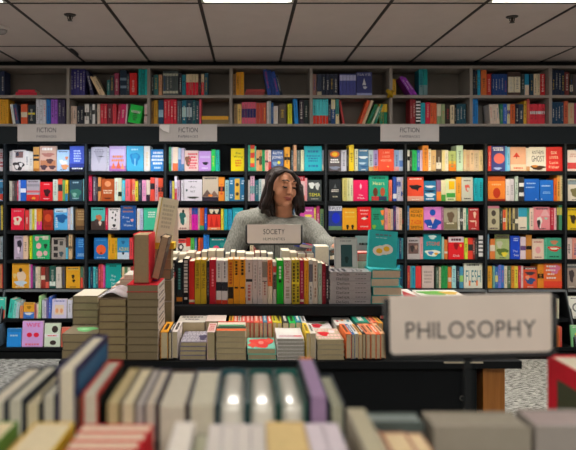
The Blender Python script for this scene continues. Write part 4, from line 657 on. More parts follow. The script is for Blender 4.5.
# spine-out books under the SOCIETY sign
Y = 3.0; GS = 'books standing under the SOCIETY sign'
SOC = [ (169.5, 175.7, 260, '22222a', [('~', .55, .7, .55, 'c8c4c8')], '.6-.72=a02030', 'black book with a red band, at the left end of the SOCIETY row'),
 (176.4, 182.4, 262.5, '1c262c', [('~', .6, .5, .35, '58a0a0')], '.06-.16=e08830', 'black book with orange emblem at the spine foot, second in SOCIETY row'),
 (182.7, 188.8, 259, '181a22', [('~', .6, .7, .6, 'd8d4d0'), ('~', .12, .05, .5, 'd8d4d0')], '', 'near-black book with large white spine lettering, left of the red one'),
 (189, 194.6, 261, 'd02c22', [], '.04-.1=f0d8c0', 'plain red book just left of the two yellow ones'),
 (194.9, 200.4, 260, 'd0ac24', [('WHITE', .78, .3, .6, '241c10'), ('MARK', .46, .24, .6, '241c10')], '', 'left one of two yellow books with black lettering, SOCIETY row'),
 (200.7, 206.3, 260, 'd0ac24', [('WHITE', .78, .3, .6, '241c10'), ('MARK', .46, .24, .6, '241c10')], '', 'right one of two yellow books with black lettering, SOCIETY row'),
 (206.8, 209.2, 261, '201c20', [('~', .5, .6, .4, '807878')], '', 'thin black book between yellow and dark red ones, SOCIETY row'),
 (209.5, 215.9, 260, 'c01c30', [('~', .6, .4, .3, 'e88890')], '', 'crimson book just left of two white spines with red feet'),
 (216.2, 221.6, 260.5, 'd8d2d0', [('~', .75, .3, .2, '605c60')], '0-.09=d04028|.3-.5=282830', 'left one of two white spines with a red foot, SOCIETY row'),
 (221.9, 227.7, 260.5, 'd8d2d0', [('~', .75, .3, .2, '605c60')], '0-.09=d04028|.3-.5=282830', 'right one of two white spines with a red foot, SOCIETY row'),
 (228, 233.3, 259.6, 'e09420', [('~', .7, .5, .5, 'b04818')], '.12-.38=281c14', 'orange book with a black box low on the spine, SOCIETY row'),
 (233.6, 239.2, 259.6, 'e89c20', [('~', .8, .3, .4, '40280c'), ('~', .37, .05, .6, '40280c')], '', 'left one of two matching orange spines, SOCIETY row'),
 (239.4, 245.5, 259.6, 'e89c20', [('~', .8, .3, .4, '40280c'), ('~', .37, .05, .6, '40280c')], '', 'right one of two matching orange spines, SOCIETY row'),
 (245.9, 252.5, 259.8, 'ccbcb4', [('~', .25, .35, .4, 'b06058'), ('~', .82, .2, .2, '807470')], '.5-.56=302c30', 'pinkish grey book with a small black bird on the spine'),
 (252.8, 257.6, 259.6, 'c8bcb8', [('~', .6, .5, .2, '807874')], '', 'first plain pale grey spine right of the bird book'), (257.8, 262.2, 259.6, 'ccc0bc', [('~', .5, .6, .2, '807874')], '', 'second plain pale grey spine right of the bird book'),
 (262.4, 267.4, 259.8, 'd0c0b4', [('~', .35, .3, .25, '903028')], '.6-.95=887c70|.5-.52=302820', 'beige spine with brown upper part, left of the orange-topped one'),
 (267.6, 272.5, 260, 'e4d4bc', [('~', .7, .4, .3, 'a04018')], '.4-1=ec7c48', 'spine with orange upper half and cream lower half, below the sign'),
 (273, 276.4, 262, 'c0b8b0', [('~', .5, .3, .3, '303030')], '.75-.9=d04038|.35-.7=606058', 'thin grey spine with a red patch, left of the green book'),
 (276.8, 283.5, 260.5, '14b428', [('~', .72, .28, .3, 'd8f0d8'), ('~', .5, .02, .4, '103010')], '', 'bright green book in the SOCIETY row'),
 (284, 291.4, 260, 'd6c8be', [('EQUALITY', .72, .5, .55, 'a03830'), ('~', .25, .25, .5, 'a89888')], '', 'pale book with EQUALITY in red down the spine'),
 (291.9, 295.9, 260, 'c8b028', [('~', .7, .4, .5, '504410'), ('~', .22, .35, .5, '504410')], '.45-.55=e8d030', 'left one of two olive-yellow spines right of EQUALITY book'), (296.1, 299.7, 260, 'c8b028', [('~', .7, .4, .5, '504410'), ('~', .22, .35, .5, '504410')], '.45-.55=e8d030', 'right one of two olive-yellow spines right of EQUALITY book'),
 (300.1, 304, 260.5, 'a81440', [('~', .5, .5, .3, 'd88898')], '.05-.1=f0d0c0', 'crimson spine between olive-yellow and mustard books'), (304.3, 308.8, 260.5, 'dc9820', [('~', .5, .5, .2, 'b07010')], '', 'mustard spine right of the crimson one, SOCIETY row'),
 (309.1, 312.7, 260, 'dcd4cc', [('~', .25, .3, .3, '706860')], '.5-.9=706870', 'white spine with grey upper panel, right of the mustard one'), (313, 317.8, 261, 'd4c4b4', [('~', .7, .35, .3, '906850'), ('~', .25, .2, .25, '906850')], '', 'cream spine with brown lettering near the right end'),
 (318.3, 321.9, 263, 'acbcac', [('~', .6, .3, .2, '607060')], '', 'sage green spine near right end of SOCIETY row'), (322.1, 325.9, 264, '841424', [('~', .5, .6, .25, 'b85060')], '', 'dark red spine, last but one in the SOCIETY row'), (326.1, 329, 266, '302028', [('~', .4, .5, .4, 'b8b0b0')], '', 'short blackish spine at the right end of the SOCIETY row') ]
for i, (a, b, top, hx, sp, bd, lb) in enumerate(SOC):
    z = ZA(top, Y); x0 = XA(a, Y); x1 = XA(b, Y)-.0004
    make_book(lb, GS, (x0, Y+(i % 3)*.002, RT+.0005), Y_, Z_, X_, .138, z-RT, x1-x0, hx, spine=sp, bands=bd)
# second row behind, fore edges this way, only the page tops show
rr = random.Random(5); x = XA(170, 3.17); i = 0
GB = 'books in the row behind the SOCIETY spines'
while x < XA(314, 3.17):
    wv = rr.uniform(.024, .045); px = 247+x*F/3.17; top = rr.choice([251.5, 252.5, 253.5, 250.5, 254])
    hx = rr.choice(['d8d0c4', '303840', 'c8b8a0', '903028', '406070', 'e0d8c8'])
    if not (270 < px < 276):
        make_book(f"{cname(hx)} book, page tops showing, {ORD[i]} from left in row behind SOCIETY spines", GB, (x+wv, 3.17+.135, RT+.0005), -Y_, Z_, -X_, .132, ZA(top, 3.17)-RT, wv, hx, over=.002, page='ece2cc'); i += 1
    x += wv+rr.uniform(.001, .004)
make_book('thick book with pale blue cover, fore edge showing, behind spine row end', GB, (XA(329.5, 3.16), 3.30, RT+.0005), -Y_, Z_, -X_, .132, ZA(246.5, 3.16)-RT, XA(329.5, 3.16)-XA(315, 3.16), '6898b0', over=.002, page='ece0c8')
zz = ZA(250.5, 3.17)+.004
ang = .35; make_book('dark blue book with a red edge lying slanted behind the spines', 'odd books lying on the raised table', (XA(299, 3.2), 3.19, zz+.01), (math.cos(ang), .2, -math.sin(ang)*.35), (-.15, 1, 0), None, .075, .1, .018, '1c2c80', front='r .9 .5 .2 1 d83040;o .4 .5 .4 .4 4060c0')
# SOCIETY sign
Y = 3.158; r = empty('table_sign', (XA(274.5, Y), Y, RT)); T = Matrix.Translation((-XA(274.5, Y), -Y, -RT)); tag(r, 'small SOCIETY sign in a black frame on a thin post', 'sign')
def sign_panel(r, T, Y, x0, x1, z0, z1, fr, texts, colp, rad=.01):
    q = MB(); q.M = T; q.box(x0+fr, x1-fr, Y-.001, Y+.004, z0+fr, z1, colp)
    for st, cx, cz, w_, h_, c_ in texts: q.text(st, (x0+(x1-x0)*cx, Y-.001, z0+(z1-z0)*cz), X_, Z_, (x1-x0)*w_, (z1-z0)*h_, c_)
    q.build('panel', M['matte'], r)
    pts = [(x0+fr/2, z1-.004), (x0+fr/2, z0+rad+fr/2)]+[(x0+fr/2+rad-rad*math.cos(a*math.pi/10), z0+fr/2+rad-rad*math.sin(a*math.pi/10)) for a in range(1, 6)]
    pts += [(x1-fr/2-rad+rad*math.sin(a*math.pi/10), z0+fr/2+rad-rad*math.cos(a*math.pi/10)) for a in range(0, 6)]+[(x1-fr/2, z1-.004)]
    q = MB(); q.M = T; q.tube([(a, Y, b) for a, b in pts], fr*.62, lin('16181a'), 10); q.build('frame', M['metal'], r, smooth=True)
sign_panel(r, T, Y, XA(245.5, Y), XA(302.5, Y), ZA(245, Y), ZA(224.5, Y), .008, [('SOCIETY', .5, .66, .37, .26, lin('3c3838')), ('HUMANITIES', .5, .3, .38, .14, lin('6a6460'))], lin('e6dad4', 1.0), .012)
q = MB(); q.M = T; q.tube([(XA(274.5, Y), Y, ZA(245.2, Y)), (XA(274.5, Y), Y, RT+.004)], .0024, lin('16181a')); q.build('post', M['metal'], r)
q = MB(); q.M = T; q.box(XA(273, Y), XA(276, Y), Y-.008, Y+.008, RT+.0003, RT+.004, lin('16181a')); q.build('foot', M['metal'], r)

# stack of seven grey books with Deficit on the spine
GD = 'grey Deficit books in a stack'; x0, x1 = XA(329.8, 3.0), XA(371, 3.0); hz = (ZA(272, 3.0)-RT)/7
pos = ['bottom', 'second from bottom', 'third from bottom', 'middle', 'third from top', 'second from top', 'topmost']
for i in range(7):
    o = (x1+(-.002, .001, 0, -.001, .002, .0, .0015)[i], 3.0+(.001, .004, 0, .003, .001, .004, .002)[i], RT+.0005+i*hz)
    make_book(f'grey book with Deficit on its spine, {pos[i]} of its stack', GD, o, Y_, -X_, Z_, .135, x1-x0, hz-.0006, 'b0aaaa', spine=[('Deficit', .68, .34, .62, '28262c'), ('~', .25, .26, .16, '706c70')], front='T .5 .75 .8 .4 50505a 3;T .4 .3 .7 .3 706c74 3', mat='gloss')
# hidden pile behind it that carries the display copies
hz = (ZA(271.5, 3.165)-RT)/2
for i in range(2):
    make_book(f'grey-covered book hidden behind the Deficit stack, {["bottom", "top"][i]} layer of its pile', 'pile behind the Deficit stack', (XA(333, 3.17), 3.165, RT+.0005+i*hz), X_, Y_, Z_, .105, .19, hz-.0006, 'c8c0b4')
zt = RT+2*hz+.001; ln = .10
make_book('grey framed book cover with a dark teal picture, propped behind the Deficit stack', 'display copies on the raised table', (XA(334.3, 3.17), 3.170, zt), X_, (0, ln, 1), -Y_, XA(357, 3.17)-XA(334.3, 3.17), .168, .022, 'b4b0ac', front='r .5 .5 .9 .92 c4c0ba;r .52 .46 .5 .66 2c4c4c;w .52 .35 .16 .2 18302c;T .5 .9 .6 .04 706c68 1')
for i, (hx, lb) in enumerate((('d8ccb8', 'cream-edged book, lowest of the small pile left of the turquoise cover'), ('dccfb8', 'cream-edged book, middle of the small pile left of the turquoise cover'), ('e0d4c4', 'pale book under the red cover, left of the turquoise cover'), ('c83428', 'red covered book on top of the small pile left of turquoise cover'))):
    h0 = [0, .07, .14, .185][i]; h1 = [.07, .14, .185, .225][i]
    make_book(lb, 'small pile left of the turquoise cover', (XA(358, 3.17), 3.17, RT+.0005+h0), X_, Y_, Z_, XA(370.5, 3.17)-XA(358, 3.17), .14, h1-h0-.0006, hx, front='r .5 .5 .9 .3 f0e8e0' if i == 3 else '', page='e4d8c4' if i != 3 else 'd8a898')
make_book('pale teal book with dark title, standing left of the turquoise cover', 'display copies on the raised table', (XA(355.5, 3.33), 3.33, RT+.0005), X_, (0, .03, 1), -Y_, .085, ZA(236, 3.33)-RT, .02, '90b4b4', front='T .5 .86 .8 .07 283838 1;r .5 .35 1 .4 c85040')
# stack with turquoise covers and the egg book
TQ = '2cb4b4'; x0 = XA(370.8, 3.02); hz = (ZA(269.5, 3.02)-RT)/4
for i in range(4):
    a = (.05, -.03, .06, .02)[i]; r_ = (math.cos(a), math.sin(a), 0)
    make_book(f'turquoise covered book with cream pages, {["bottom", "second from bottom", "second from top", "topmost"][i]} of the stack under the egg cover', 'turquoise books in a stack', (x0+(.0, .006, -.003, .002)[i], 3.0, RT+.0005+i*hz), r_, (-r_[1], r_[0], 0), Z_, .142, .185, hz-.0006, TQ, page='dcc4a8', over=.006)
a = -.07; up = Vector((math.sin(.085), .16, math.cos(.085))).normalized(); rt = Vector((math.cos(.085), 0, -math.sin(.085))); rt = (rt-up*rt.dot(up)).normalized()
make_book('turquoise book cover with two fried eggs, propped on the stack', 'display copies on the raised table', tuple(Vector((XA(369.6, 3.02)-.014, 3.03, RT+4*hz+.0135))), rt, up, None, XA(395.5, 3.02)-XA(367, 3.02), .176, .03, '2cbcbc',
          front='o .36 .44 .42 .26 f4f0e4;o .64 .50 .44 .27 f4f0e4;r .5 .47 .3 .24 f4f0e4;o .38 .44 .22 .14 f0c030;o .63 .51 .22 .14 f0c030;T .5 .88 .8 .08 58888c 1;T .45 .8 .5 .02 c8f0f0 1', over=.004, page='dcc4a8')

# ---------------- low books along the front of the table ----------------
def flat(lb, grp, px0, px1, yn, yf_, hx, ybot=None, n=1, fronts='', Yn=2.6, ymax=3.0, z0=None, names=None, page='c8b892', spine_left=True, cov=None, yaw=0):
    """a pile of n books; top cover runs from pixel row yn (near) to yf_ (far)"""
    z1 = ZA(yn, Yn); Yf = min(ymax, (H-z1)*F/(yf_-CY)); zb = (TT+.0005) if z0 is None else z0; hh = (z1-zb)/n
    x0, x1 = XA(px0, Yn), XA(px1, Yn)
    for i in range(n):
        jit = random.Random(int(px0)*7+i).uniform(-.002, .002)
        w_ = {1: ['']}.get(n) or (['bottom', 'top'] if n == 2 else ['bottom']+[ORD[j]+' from bottom' for j in range(1, n-1)]+['top'])
        l2 = lb if n == 1 else f'{lb}, {w_[i]} of its pile'
        make_book(l2, grp, (x0+jit, Yn+abs(jit), zb+i*hh), (math.cos(yaw), math.sin(yaw), 0), (-math.sin(yaw), math.cos(yaw), 0), Z_, x1-x0, Yf-Yn, hh-.0006, (cov[i % len(cov)] if cov else hx), front=fronts if i == n-1 else '', page=page)
def up_spines(grp, Yn, L, ztop, items, where):
    """spine-up books: head edges face the camera"""
    for i, it in enumerate(items):
        a, b, hx = it[0], it[1], it[2]; x0, x1 = XA(a, Yn), XA(b, Yn)-.0004
        nm = it[3] if len(it) > 3 else f'{cname(hx)} spine-up book, {ORD[i]} from left in {where}'
        make_book(nm, grp, (x0, Yn+(i % 3)*.003, ztop-(i % 2)*.002), -Z_, Y_, X_, ztop-TT-.004, L, x1-x0, hx, spine=[('~', .5, .6, .4, 'f0ece0' if lum(lin(hx)) < .3 else '403830')], page='d8c8a4')
G1 = 'spine-up books along the table front'
up_spines(G1, 2.6, .20, ZA(332, 2.6), [(160.5, 168, 'f4a828', 'orange spine-up book beside the tall red-topped pile'), (168.3, 171.6, '34343a', 'thin dark spine-up book beside the orange one'), (171.9, 177.6, 'e8dcd4', 'white spine-up book left of the grey magazine pile')], '')
flat('cream-edged book under the grey speckled cover', 'piles along the table front', 180, 206.5, 342, 331, '9890a0', n=4, fronts='T .5 .5 .95 .95 d4d0d8 7;w .8 .4 .3 .5 585070')
G2 = 'spine-up books in the back line of the table front'
flat('book of the pile below the white cover with black title', 'piles along the table front', 177, 205, 322, 313, 'ece4dc', n=2, ymax=2.945, fronts='T .5 .75 .9 .24 302c30 1;T .5 .4 .7 .2 706c70 1', Yn=2.80, cov=['c0b8a8', 'd8d0c4'])
flat('cream book of the pile right of the white cover with title', 'piles along the table front', 206, 226, 321, 314.5, 'ecd8cc', n=2, ymax=2.945, Yn=2.81)
flat('narrow pale pink book left of the tall striped pile', 'piles along the table front', 207.4, 215.4, 332, 323, 'ecd0c8', n=1, fronts='T .5 .5 .8 .8 d06050 4')
flat('book with its pile under the green-orange striped cover', 'piles along the table front', 216.5, 246, 331, 321.5, 'e0d4c8', n=5, fronts='r .5 .12 1 .2 f07038;r .5 .35 1 .2 284838;r .5 .55 .9 .14 50a070;r .5 .95 1 .1 e03828;r .5 .75 1 .25 e8dcc8', cov=['c8b898', 'b8a888'])
up_spines(G2, 2.80, .17, ZA(322.5, 2.80), [(228.5, 233, 'dca424'), (233, 237.6, 'e85030'), (238, 241, 'e8d4c4'), (241.2, 246, 'ec4c34'), (246.2, 250, 'ec684c'), (250.2, 254, 'd83430'), (254.3, 259, 'e87050'), (259.4, 263, 'd84c34'), (263.3, 267.4, '4890b8'), (267.8, 272.3, 'ec5434'), (272.8, 277, 'd8c834'), (277.2, 282, 'd0c02c'), (282.6, 289, '30302c'), (289.3, 295.8, '24c858'), (296, 302, '248898'), (302.3, 307, 'd0d0d0')], 'the line behind the low piles')
flat('book of the low pile with red and turquoise cover', 'piles along the table front', 247.6, 276, 348.5, 337.5, '88d8c0', n=2, fronts='w .5 .5 .8 .8 ec3c38;d .2 .3 .4 .5 f05848;d .8 .7 .4 .5 f05848;o .5 .5 .2 .3 f8a090')
flat('thin white book in the neat white pile', 'piles along the table front', 277.4, 304.5, 338.5, 327.5, 'ece8e4', n=6, fronts='r .5 .2 .8 .1 d8a8b0;r .8 .2 .3 .1 d84858;r .5 .6 .7 .5 f4f0ea', page='b8b4a8')
up_spines(G1, 2.6, .20, ZA(333, 2.6), [(306, 310.4, 'f0cc30', 'yellow spine-up book right of the neat white pile'), (310.6, 316, 'ece4d8', 'cream spine-up book right of the yellow one')], '')
flat('book of the pile with the scribbled red cover', 'piles along the table front', 317.4, 344.4, 339.5, 328.5, 'ec4c44', n=4, fronts='T .5 .5 .95 .95 f8d0c8 4;o .7 .7 .25 .25 f8e8e8;w .35 .5 .4 .4 e02830', cov=['b8ac90', 'c8b898'])
flat('book of the pile with white cover and red splash', 'piles along the table front', 310, 333, 329, 320.5, 'ece4e0', n=2, fronts='w .35 .4 .5 .5 e03040;w .7 .75 .3 .3 90b080', Yn=2.83)
flat('white-dotted-cover pile book behind the orange spines', 'piles along the table front', 336, 354, 325, 316, 'e8e4dc', n=2, fronts='o .2 .5 .15 .2 d03848;o .5 .6 .15 .2 e09038;o .8 .5 .15 .2 308898', Yn=2.83)
up_spines(G1, 2.6, .20, ZA(334, 2.6), [(346, 351.7, 'f47838', 'orange spine-up book, leftmost of the striped group by the PHILOSOPHY sign'), (352, 355, '2868a8', 'blue spine-up book next to the leftmost orange one'), (355.3, 358.8, 'e4e4e4', 'white spine-up book between the blue and amber ones'), (359, 362.6, 'e8a858', 'amber spine-up book left of the black one'), (362.8, 366, '343434', 'thin black spine-up book between amber and orange ones'),
  (366.3, 371, 'f48858', 'light orange spine-up book right of the thin black one'), (371.3, 376, 'f4a878', 'peach spine-up book, third from right before the PHILOSOPHY sign'), (376.3, 381, 'f46838', 'vivid orange spine-up book, second from right before the PHILOSOPHY sign'), (381.3, 386, 'f4b888', 'peach spine-up book touching the edge of the PHILOSOPHY sign')], '')
up_spines(G2, 2.83, .15, ZA(322.5, 2.83), [(356, 369.5, '249078', 'wide teal spine-up book behind the orange group'), (369.8, 374, 'f4a080', 'salmon spine-up book right of the wide teal one'), (374.3, 378, 'f07048', 'orange spine-up book behind, right of the salmon one'), (378.3, 383, 'f0b040', 'amber spine-up book at the right end of the back line')], '')
# piles right of the riser, mostly behind the PHILOSOPHY sign
flat('book under the red and white triangle cover', 'piles behind the PHILOSOPHY sign', 403, 420.5, 297, 289, 'f0ece8', n=3, Yn=2.95, ymax=3.3, fronts='v .5 .4 .8 .7 e04850')
flat('book of the pile with the green landscape cover', 'piles behind the PHILOSOPHY sign', 422, 466, 296, 290, 'f0ece4', n=3, Yn=2.98, ymax=3.3, fronts='w .4 .5 .7 .7 60a840;w .75 .5 .4 .5 d8b040;r .5 .05 1 .1 e8e4dc')

# ---------------- piles at the left end of the table ----------------
GL = 'tall piles at the left end of the table'
flat('brown-edged book of the broad low pile at left end', GL, 62, 97, 334, 322.5, '34443c', n=3, Yn=2.62, ymax=2.9, page='b0a07c', fronts='T .6 .85 .7 .2 f0f0ec 1;w .55 .4 .6 .4 78c880;d .5 .4 .4 .12 b8e8b8', cov=['8c8068', '807458'])
flat('brown-edged book of the pile on the green leaf cover', GL, 73, 98, 296, 287, 'e4dcc8', n=4, Yn=2.80, z0=ZA(334, 2.62)+.0008, fronts='r .5 .5 .96 .96 e8e0cc', cov=['948a70'], page='b0a484')
flat('brown-edged book of the pile topped by a curled magazine', GL, 98.8, 126, 299, 288, 'c8a088', n=8, Yn=2.60, ymax=2.83, cov=['887458', '846f58'], page='a8966f')
rr = random.Random(3)
for i in range(6):   # stepped pile behind, climbing to the right
    z0 = ZA(300, 2.84)+i*.019; x0 = XA(103+i*4.2, 2.84)
    make_book(f'book of the stepped pale pile behind the curled magazine, {ORD[i]} from its bottom', GL, (x0, 2.84, z0), X_, Y_, Z_, XA(136, 2.84)-x0, .15, .0185, ['d8b8a0', 'e8dcc8', 'e0c0a8', 'e8e0d0', 'd8a890', 'ece4d8'][i], page='e8dcc8')
flat('book of the hidden lower pile under the stepped one', GL, 103, 136, 300, 291, 'b8a890', n=2, Yn=2.84, z0=TT+.0005)
# curled magazine
r = MB(); n = 14; W_ = .125; z0 = ZA(299, 2.60)+.001; x0 = XA(97, 2.60); ps = []
for i in range(n+1):
    t = i/n; ps.append((x0+t*W_, z0+.004+.026*math.sin(math.pi*min(1, t*1.1))**2*(1-t*.4)))
vs = []; fs = []
for (x, z) in ps: vs += [(x, 2.62, z), (x+.006, 2.79, z+.004), (x, 2.62, z-.003), (x+.006, 2.79, z+.001)]
for i in range(n): b = i*4; fs += [(b, b+4, b+5, b+1), (b+2, b+3, b+7, b+6), (b, b+2, b+6, b+4), (b+1, b+5, b+7, b+3)]
fs += [(0, 1, 3, 2), (n*4, n*4+2, n*4+3, n*4+1)]
r.M = Matrix.Translation((-x0, -2.62, -z0)); r.mesh(vs, fs, lin('dcd8dc')); o = r.build('magazine', M['gloss'], smooth=True); o.location = (x0, 2.62, z0); tag(o, 'curled grey and white magazine on top of the brown-edged pile', 'magazine')
# tall pile with a red top (spines to the right)
zt = ZA(284.5, 2.60); nb = 10; hz = (zt-TT-.001)/nb
def right_spine(lb, px0, px1, Yn, L, z0, T_, hx, front='', page='c8b488', spine=None, grp=GL, spinehex=None):
    x0, x1 = XA(px0, Yn), XA(px1, Yn)
    return make_book(lb, grp, (x1, Yn+L, z0), -X_, -Y_, Z_, x1-x0, L, T_, hx, front=front, spinehex=spinehex, page='98886a' if page == 'c8b488' else page, spine=spine)
for i in range(nb):
    w_ = ['lowest', 'second lowest', 'third lowest', 'fourth lowest', 'fifth lowest', 'fifth highest', 'fourth highest', 'third highest', 'second highest', 'topmost'][i]
    right_spine(f'brown-edged book of the tall red-topped pile, {w_}', 126.6, 158+rr.uniform(0, .8), 2.60, .20, TT+.0005+i*hz, hz-.0006, 'f03c48' if i == nb-1 else '847458', spinehex='e0d4c8', front='r .3 .4 .3 .2 5020a0;w .5 .3 .2 .14 5020a0' if i == nb-1 else '', spine=[('~', .5, .7, .3, '605850')])
zt = TT+.0005+nb*hz+.0008
# rear pile below the propped copy
zr = ZA(280, 2.86); nr = 3
for i in range(nr): right_spine(f'brown-edged book low in the pile behind the red-topped one, {["bottom", "middle", "top"][i]} layer', 148, 172, 2.86, .09, TT+.0005+i*(zr-TT)/nr, (zr-TT)/nr-.0008, 'c8b8a8')
for i in range(4):
    z0 = zr+.001+[0, .047, .094, .141][i]; right_spine(['dark green-covered brown-edged book, lowest under the yellow one', 'brown-edged book, second lowest under the yellow one', 'brown-edged book directly under the yellow one', 'flat bright yellow book carrying the tall tan one'][i], *((151, 171) if i < 3 else (148.5, 174)), 2.86-(.01 if i == 3 else 0), .085, z0, .0462 if i < 3 else .028, 'f0cc20' if i == 3 else ['485048', 'b0a080', 'a09070'][i % 3], page='a89070' if i < 3 else 'f0d048', grp='brown-edged pile under the tall tan book')
zy = zr+.001+.141+.028+.0008
def fore_book(lb, grp, px0, px1, ytop, Yn, Yf, zb, hx, page='d8ccac', left='', right='', mat='print', over=.004, lean=0, spinehex=None):
    """upright book, fore edge to the camera"""
    x0, x1 = XA(px0, Yn), XA(px1, Yn)-.0003; zt_ = ZA(ytop, Yn)
    up = Vector((math.sin(lean), 0, math.cos(lean))); rt_ = Vector((-math.cos(lean), 0, math.sin(lean)))
    return make_book(lb, grp, (x1, Yf, zb), -Y_, up, rt_, Yf-Yn, zt_-zb, x1-x0, hx, front=left, back=right, page=page, mat=mat, over=over, spinehex=spinehex)
fore_book('thick red-covered book standing on the tall pile, fore edge showing', 'books standing on the tall pile', 133.4, 149.2, 234, 2.62, 2.78, zt, 'f43444', page='b49c78', right='r .5 .5 1 1 f43444')
fore_book('thin brown-edged book leaning right beside the red one', 'books standing on the tall pile', 151, 158.6, 236, 2.66, 2.78, zt+.009, '5c4c44', page='bca080', lean=.24)
up = Vector((.16, .06, 1)).normalized(); rt = Vector((math.cos(.45), math.sin(.45), 0)); rt = (rt-up*rt.dot(up)).normalized()
make_book('tall tan book with faint text propped on the yellow cover', 'books standing on the tall pile', (XA(151.5, 2.86)+.0, 2.87, zy+.003), rt, up, None, .085, ZA(197, 2.88)-zy, .032, 'f0e4c4', front='T .5 .6 .7 .55 d4c8a8 6;r .05 .5 .04 1 e0c040;w .4 .12 .2 .1 504838', page='dcc8a4')
make_book('pale pink-edged book standing behind the tall tan one', 'books standing on the tall pile', (XA(169.5, 3.22), 3.25, ZA(250, 3.17)+.006), X_, (0.02, 0.01, 1), -Y_, .042, .19, .03, 'dcc4b4')

# ---------------- near table and its books ----------------
NT = 1.0; r = empty('display_table', (.2, 1.0, 0)); tag(r, 'black table under the blurred nearest books', 'table'); T = Matrix.Translation((-.2, -1.0, 0))
bx('table_top', r, -.75, 1.15, .50, 1.32, NT-.035, NT, T=T)
bx('front_panel', r, -.70, 1.10, .58, .60, 0, NT-.036, T=T); bx('back_panel', r, -.70, 1.10, 1.24, 1.26, 0, NT-.036, T=T)
for a in (-.72, 1.10): bx('side_panel', r, a, a+.02, .60, 1.24, 0, NT-.036, T=T)
GN = 'blurred upright books in the foreground'
NB = NT+.0005
ROW = [(-14, 5.6, 401, '1c2434', 'dark blue-black cover, at the left frame edge', '', 'd8d0bc'), (6.6, 23.6, 399, '1c2838', 'black cover, second from left edge', '', 'd0ccb8'), (24.6, 40.6, 403, '182430', 'black cover, third from the left edge', '', 'd8cca8'), (41.6, 55.8, 394, '181c28', 'black cover, just left of the tall navy book', '', 'd0ccb8'),
 (82, 98.5, 393, 'c4342c', 'red-edged black-green cover, right of the navy book', '', 'd0ccb8'), (107, 119.4, 402, 'a89868', 'olive-tan cover, right of the red-edged black one', '', 'cdbc8e'), (121, 135.2, 402, '8c8474', 'taupe cover, second right of the red-edged black one', '', 'ddd0ac'),
 (136.4, 143.4, 404, 'b0a8a0', 'thin grey cover, left of the dark purple one', '', 'ccc4bc'), (144, 156.6, 403, '2c2440', 'dark purple cover, near the striped red books', '', 'cfc3b0'), (157.6, 187, 405, '44302c', 'dark brown cover, broad, left of the bluish grey ones', '', 'd2cab6'), (188, 216.4, 404, '242c3c', 'navy cover, left of the two shiny wrapped ones', '', 'd0cab4')]
for a, b, yt, hx, ds, ri, pg in ROW:
    fore_book(f'blurred foreground book, {ds}', GN, a, b, yt, .80, .955, NB, hx, page=pg, over=.003, right='r .5 .49 1 .97 182420' if hx == 'c4342c' else '')
fore_book('tall navy foreground book with blue and red picture cover, taller than its neighbours', GN, 57, 76, 368, .80, .985, NB, '28285a', page='e4dcc4', right='r .5 .92 .9 .09 2c6c98;r .5 .79 1 .14 c0b090;w .4 .85 .7 .08 486890;r .5 .70 1 .035 e04838', over=.004)
for a, b, yt, hx, ds in ((217.4, 247, 403, '205058', 'left of the three'), (248.4, 278.2, 403, '1c5450', 'middle of the three'), (279.6, 307, 403, '1c6058', 'right of the three')):
    fore_book(f'shiny wrapped foreground book with teal cover, {ds}', 'shiny wrapped foreground books', a, b, yt, .80, .955, NB, hx, page='e8e4d6', mat='gloss')
for o in list(bpy.data.objects):
    if o.get('group') == 'shiny wrapped foreground books':
        for c in o.children:
            if c.name.startswith('page_block'):
                c.data.materials[0] = M['wrap']; bb = c.modifiers.new('bevel', 'BEVEL'); bb.width = .011; bb.segments = 5; c.data.polygons.foreach_set('use_smooth', [True]*len(c.data.polygons))
fore_book('foreground book with purple page edges and orange corners', GN, 309.4, 328.6, 396, .80, .985, NB, '242438', page='a88cb0', over=.002, spinehex='f49828')
fore_book('grey-green edged foreground book with dark cover, right of the purple one', GN, 330, 345, 404, .80, .93, NB, '26303a', page='b4b49c')
GF = 'blurred books nearest the camera'
def far_book(lb, pf0, pf1, yf_, hx, page, Yf=.74, Yn=.63, grp=GF, mat='print'):
    x0, x1 = XA(pf0, Yf), XA(pf1, Yf)-.0003; z1 = ZA(yf_, Yf)
    return make_book(lb, grp, (x1, Yf, NB), -Y_, Z_, -X_, Yf-Yn, z1-NB, x1-x0, hx, page=page, over=.001)
far_book('nearest book in the lower left corner with green cover edge', -10, 19, 421, '5c8c34', 'e0d0a8')
far_book('nearest low cream book between green-edged and yellow-edged ones', 20, 34, 436, 'b89868', 'dcccA8'.lower())
far_book('nearest broad cream book with yellow cover edge', 35.5, 75, 422, 'dcb428', 'e4d4b0')
for i in range(4):
    y0 = .735-.024*(i+1); x0, x1 = XA(82, .73), XA(153-i*2.5, .73)
    make_book(f'foreground book with red cover lines lying crosswise, {["farthest", "second farthest", "second nearest", "nearest"][i]} of four', 'red-covered books set crosswise', (x1, y0, NB), -X_, Z_, Y_, x1-x0, ZA(424, .735)-NB, .0228, 'd82c34', page='e8d8bc', over=-.0005 if False else .001)
far_book('nearest white-edged book right of the crosswise red ones', 176, 195.5, 421.5, 'e0d8d0', 'ece4d8'); far_book('nearest low grey-green book in the dip left of the white group', 196.5, 209, 434, 'a0a088', 'c4c4a8')
for i in range(4): far_book(f'nearest pale grey-edged book, {ORD[i]} of the white group of four', 210+i*13.7, 223.2+i*13.7, 424, 'd8d0cc', 'e0d8d0')
far_book('nearest broad tan-edged book in the middle of the bottom edge', 265.5, 303.5, 421.5, 'd8b878', 'e4c88c')
far_book('nearest lilac-white book just right of the tan-edged one', 304.5, 321, 423, 'd8ccd4', 'e0d4dc'); far_book('nearest second lilac-white book right of the tan-edged one', 321.6, 337.5, 423, 'd8ccd4', 'e0d4dc')
far_book('nearest tall grey-green edged book standing above its neighbours', 346, 364.5, 408, 'b0a890', 'c0b89c', Yf=.765)
